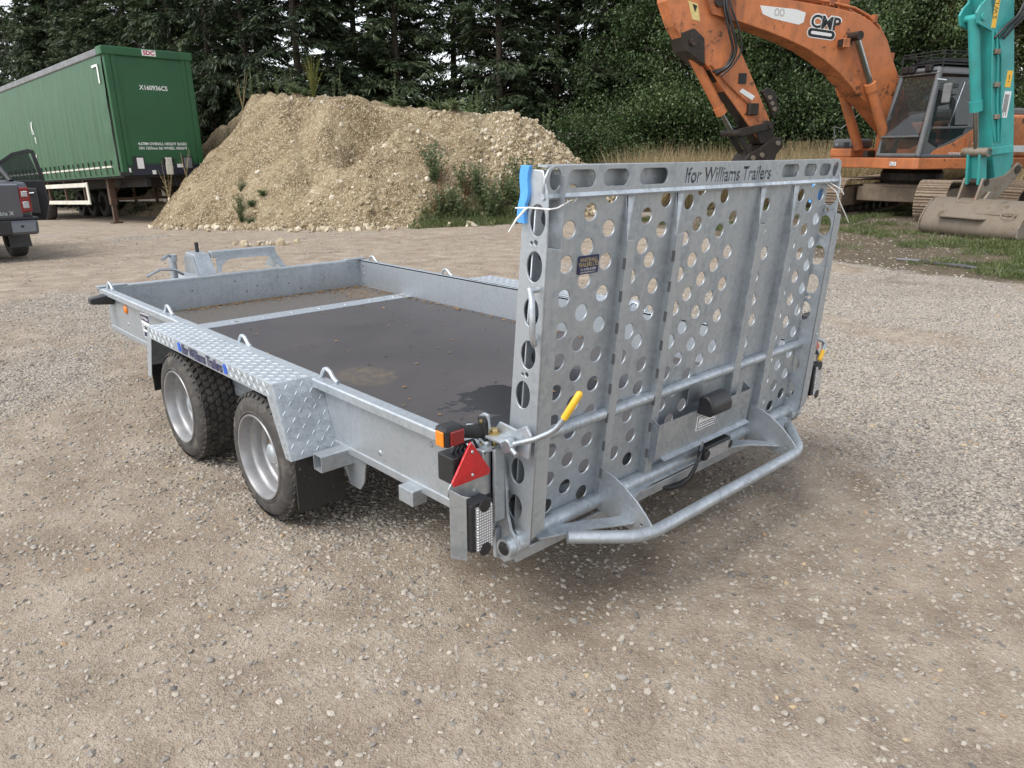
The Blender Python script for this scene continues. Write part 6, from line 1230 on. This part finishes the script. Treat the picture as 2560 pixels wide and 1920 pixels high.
# ---- teal excavator: arm and bucket in view, machine standing off to the right
TO = V(12.9, 2.9, 0); th_ = V(-.927, .375, 0).normalized(); TEL = empty('excavator', TO - th_ * 4.9 + V(0, 0, -.02), math.atan2(th_.y, th_.x), 'teal excavator with a wide grading bucket resting on the grass', 'excavator')
OFF = 4.9
def S(pts): return [(x + OFF, z) for x, z in pts]
excavator_body(TEL, M['teal'], M['cabgrey']); undercarriage(TEL.location, math.atan2(.6, -.8), math.atan2(th_.y, th_.x), TEL, 2.0, .4)
YA = .1
tarm = prism_y(S([(-.62, .95), (-.38, .92), (-.2, 1.3), (.05, 2.1), (.40, 3.4), (.72, 4.3), (.8, 5.0), (.4, 5.3), (.15, 4.9), (-.02, 3.76), (-.5, 2.1), (-.72, 1.26)]), YA - .17, YA + .17).build('arm', M['teal'], TEL, bevel=.012)
for y in (YA - .17, YA + .13): prism_y(S([(.38, 3.3), (.72, 3.4), (.78, 3.55), (.72, 3.66), (.62, 3.75), (.7, 4.6), (.5, 4.6), (.3, 3.4)]), y, y + .04).build('ram_ear', M['teal'], tarm, bevel=.01)
ram(tarm, 'bucket_ram', (.62 + OFF, 3.5), (.2 + OFF, 2.12), (.02 + OFF, 1.43), YA, .088, .045, M['teal']); pin(tarm, .62 + OFF, 3.5, YA - .2, YA + .2, .06, M['teal'])
pin(tarm, .02 + OFF, 1.43, YA - .24, YA + .24, .075, M['steel'])
for y in (YA - .24, YA + .2): MB().prism(S([(.06, 1.49), (.04, 1.37), (-.55, 1.42), (-.55, 1.55)]), (0, y, 0), (1, 0, 0), (0, 0, 1), (0, .04, 0)).build('tipping_link', M['teal'], tarm, bevel=.01)
hl = MB()
for y in (YA - .13, YA + .09): hl.prism(S([(.09, 1.42), (-.07, 1.42), (-.2, .9), (.0, .88)]), (0, y, 0), (1, 0, 0), (0, 0, 1), (0, .045, 0))
hl.prism(S([(.02, 1.38), (-.03, 1.38), (-.16, .92), (-.11, .9)]), (0, YA - .09, 0), (1, 0, 0), (0, 0, 1), (0, .185, 0)); hl.build('push_link', M['teal'], tarm, bevel=.01)
hit_ = MB()
for y in (YA - .19, YA + .15): hit_.prism(S([(.1, .55), (.14, .42), (.02, .36), (-.3, .5), (-.85, 1.0), (-.95, 1.2), (-.82, 1.26), (-.55, 1.05), (-.2, .98), (-.02, 1.0)]), (0, y, 0), (1, 0, 0), (0, 0, 1), (0, .045, 0))
QT = hit_.build('quick_hitch', M['steel'], TEL, bevel=.012)
prism_y(S([(.13, .62), (.16, .42), (.02, .36), (-.05, .55)]), YA - .15, YA + .15).build('hitch_nose', M['steel'], QT, bevel=.02); pin(QT, -.1 + OFF, .93, YA - .21, YA + .21, .06, M['greasy']); pin(QT, -.82 + OFF, 1.14, YA - .21, YA + .21, .07, M['greasy'])
MB().cyl((-.35 + OFF, YA, .75), (-.1 + OFF, YA, .6), .04).build('hitch_spring', M['lens_red'], QT)
prof = [(p.x, p.y) for p in spl([(.0, .64, 0), (.1, .6, 0), (.2, .5, 0), (.29, .36, 0), (.34, .22, 0), (.33, .1, 0), (.25, .02, 0), (.1, -.01, 0), (-.2, -.012, 0), (-.62, .02, 0)], 4)]
bk = MB(); out = S(prof); inn = [(x - .022, z + .018) if k < 24 else (x, z + .022) for k, (x, z) in enumerate(out)]
bk.prism(out + inn[::-1], (0, -.52, 0), (1, 0, 0), (0, 0, 1), (0, 1.85, 0)); BK = bk.build('grading_bucket', M['steel'], TEL, smooth=35)
for y in (-.545, 1.33): prism_y(S([(.02, .66), (.12, .62), (.28, .43), (.37, .25), (.375, .1), (.32, .02), (.18, -.012), (-.5, -.012), (-.6, .03), (-.5, .2), (-.2, .55)]), y, y + .025).build('bucket_side', M['steel'], BK, bevel=.006)
prism_y(S([(.0, .6), (.1, .58), (.24, .42), (.1, .36), (-.1, .5), (-.3, .75), (-.15, .78)]), YA + .22, YA + .27).build('bucket_ear', M['steel'], BK, bevel=.01); prism_y(S([(.0, .6), (.1, .58), (.24, .42), (.1, .36), (-.1, .5), (-.3, .75), (-.15, .78)]), YA - .27, YA - .22).build('bucket_ear', M['steel'], BK, bevel=.01)
MB().hexa([(.3 + OFF, -.18, .33), (.44 + OFF, -.12, .34), (.44 + OFF, .66, .34), (.3 + OFF, .72, .33), (.3 + OFF, -.18, .35), (.44 + OFF, -.12, .355), (.44 + OFF, .66, .355), (.3 + OFF, .72, .35)]).build('wear_bar', M['steel'], BK)
MB().hexa([(.0 + OFF, .5, .6), (.24 + OFF, .44, .4), (.26 + OFF, 1.2, .4), (.02 + OFF, 1.2, .62), (.03 + OFF, .52, .63), (.26 + OFF, .46, .43), (.28 + OFF, 1.2, .43), (.05 + OFF, 1.2, .65)]).build('bucket_reinforcement', M['steel'], BK, bevel=.01)
emb = link('bucket_emblem', place(loops_mesh([ell(0, 0, .13, .062), ell(0, 0, .112, .048)], .004), (.3 + OFF, 1.08, .44), (0, 1, 0), V(-.5, 0, .86)), M['trackshoe'], BK); link('bucket_lettering', place(text_mesh('RI', .07, 1., 1, .002), (.3 + OFF, 1.08, .44), (0, 1, 0), V(-.5, 0, .86)), M['trackshoe'], BK)
# pipes, hoses and labels on the teal arm
ys = YA + .185
for dx, r_ in ((.08, .016), (-.05, .02), (-.14, .014)): MB().tube([(.32 + dx * .6 + OFF, ys, 3.3), (.2 + dx + OFF, ys, 2.9), (.02 + dx + OFF, ys, 2.2), (-.08 + dx + OFF, ys, 1.9), (-.2 + dx * .6 + OFF, ys, 1.6)], r_, 8).build('arm_pipe', M['teal'], tarm, smooth=50)
for k in range(3): MB().tube(spl([(.3 - .1 * k + OFF, ys, 3.2), (.2 - .1 * k + OFF, ys + .05, 3.35), (-.05 - .08 * k + OFF, ys + .09, 3.6), (-.18 - .06 * k + OFF, ys + .08, 4.1), (-.1 + OFF, ys + .06, 4.6)]), .022, 8).build('hydraulic_hose', M['hose'], tarm, smooth=50)
for z in (2.0, 2.5, 3.0): MB().box(.02 + (z - 2.1) * .27 + OFF - .1, .02 + (z - 2.1) * .27 + OFF, YA + .17, YA + .23, z - .04, z + .04).build('pipe_clamp', M['steel'], tarm, bevel=.008)
def arm_label(x, z, w, h, m, txt=None, sz=.06, rot=0., tm='ink'):
    o = MB().prism([(x + w / 2 + OFF, z - h / 2), (x - w / 2 + OFF, z - h / 2), (x - w / 2 + OFF, z + h / 2), (x + w / 2 + OFF, z + h / 2)], (0, YA + .1705, 0), (1, 0, 0), (0, 0, 1), (0, .003, 0)).build('arm_label', M[m], tarm)
    if txt:
        me = text_mesh(txt, sz, 1, 1, 0, .001); me.transform(Matrix.Rotation(rot, 4, 'Z')); link('label_lettering', place(me, (x + OFF, YA + .1745, z), (-1, 0, 0), (0, 0, 1)), M[tm], tarm)
arm_label(.36, 3.75, .1, .8, 'yellow', 'S.W.L. 1500', .11, math.pi / 2); arm_label(-.22, 2.6, .13, .26, 'yellow', '!', .16); arm_label(-.26, 2.2, .16, .42, 'white')
for k in range(5): MB().box(-.3 + .022 * k + OFF, -.288 + .022 * k + OFF, YA + .1737, YA + .175, 2.02 + .06 * (k % 2), 2.36).build('label_print', M['ink'], tarm)
tb2 = prism_y(S([(.25, 4.9), (.7, 5.2), (-1.2, 6.2), (-3.0, 5.6), (-4.0, 3.2), (-4.6, 1.9), (-4.75, 1.6), (-4.5, 1.5), (-3.9, 2.2), (-2.9, 3.9), (-2.2, 4.9), (-1.1, 5.4)]), YA - .24, YA + .24).build('boom', M['teal'], TEL, bevel=.02)
ram(tb2, 'boom_ram', (OFF - 3.6, 1.5), (OFF - 3.0, 2.8), (OFF - 2.55, 4.4), YA - .36, .1, .06, M['teal']); ram(tb2, 'boom_ram', (OFF - 3.6, 1.5), (OFF - 3.0, 2.8), (OFF - 2.55, 4.4), YA + .36, .1, .06, M['teal'])
# ---- torn plastic strip and odd debris on the verge
def strip_on_ground(name, pts, w, mat, label, cat):
    q = MB(); P = []
    for k, p in enumerate(pts):
        a = V(*pts[max(k - 1, 0)]); b = V(*pts[min(k + 1, len(pts) - 1)]); d = (b - a); nrm = V(-d.y, d.x, 0).normalized() * w * random.uniform(.6, 1.2); z = float(gz(p[0], p[1])) + .02
        P += [(p[0] - nrm.x, p[1] - nrm.y, z), (p[0], p[1], z + random.uniform(.01, .03)), (p[0] + nrm.x, p[1] + nrm.y, z)]
    q.add(P, [f for k in range(len(pts) - 1) for f in ((3 * k, 3 * k + 1, 3 * k + 4, 3 * k + 3), (3 * k + 1, 3 * k + 2, 3 * k + 5, 3 * k + 4))])
    o = q.build(name, mat, None, smooth=60); s = o.modifiers.new('thick', 'SOLIDIFY'); s.thickness = .006; return tag(o, label, cat)
g0 = [hit(u, v) for u, v in ((2300, 655), (2350, 662), (2400, 668), (2450, 675), (2500, 678), (2560, 682), (2620, 688))]
strip_on_ground('plastic_strip', [(p.x, p.y, 0) for p in g0], .03, plain('dull black plastic', (.05, .05, .055), .45, 0, .4, 6), 'long torn black plastic strip lying along the verge', 'plastic strip')
g1 = [hit(u, v) for u, v in ((2240, 650), (2275, 652), (2312, 656))]
strip_on_ground('plastic_scrap', [(p.x, p.y, 0) for p in g1], .035, M['roofgrey'], 'short grey scrap beside the torn black strip', 'scrap')
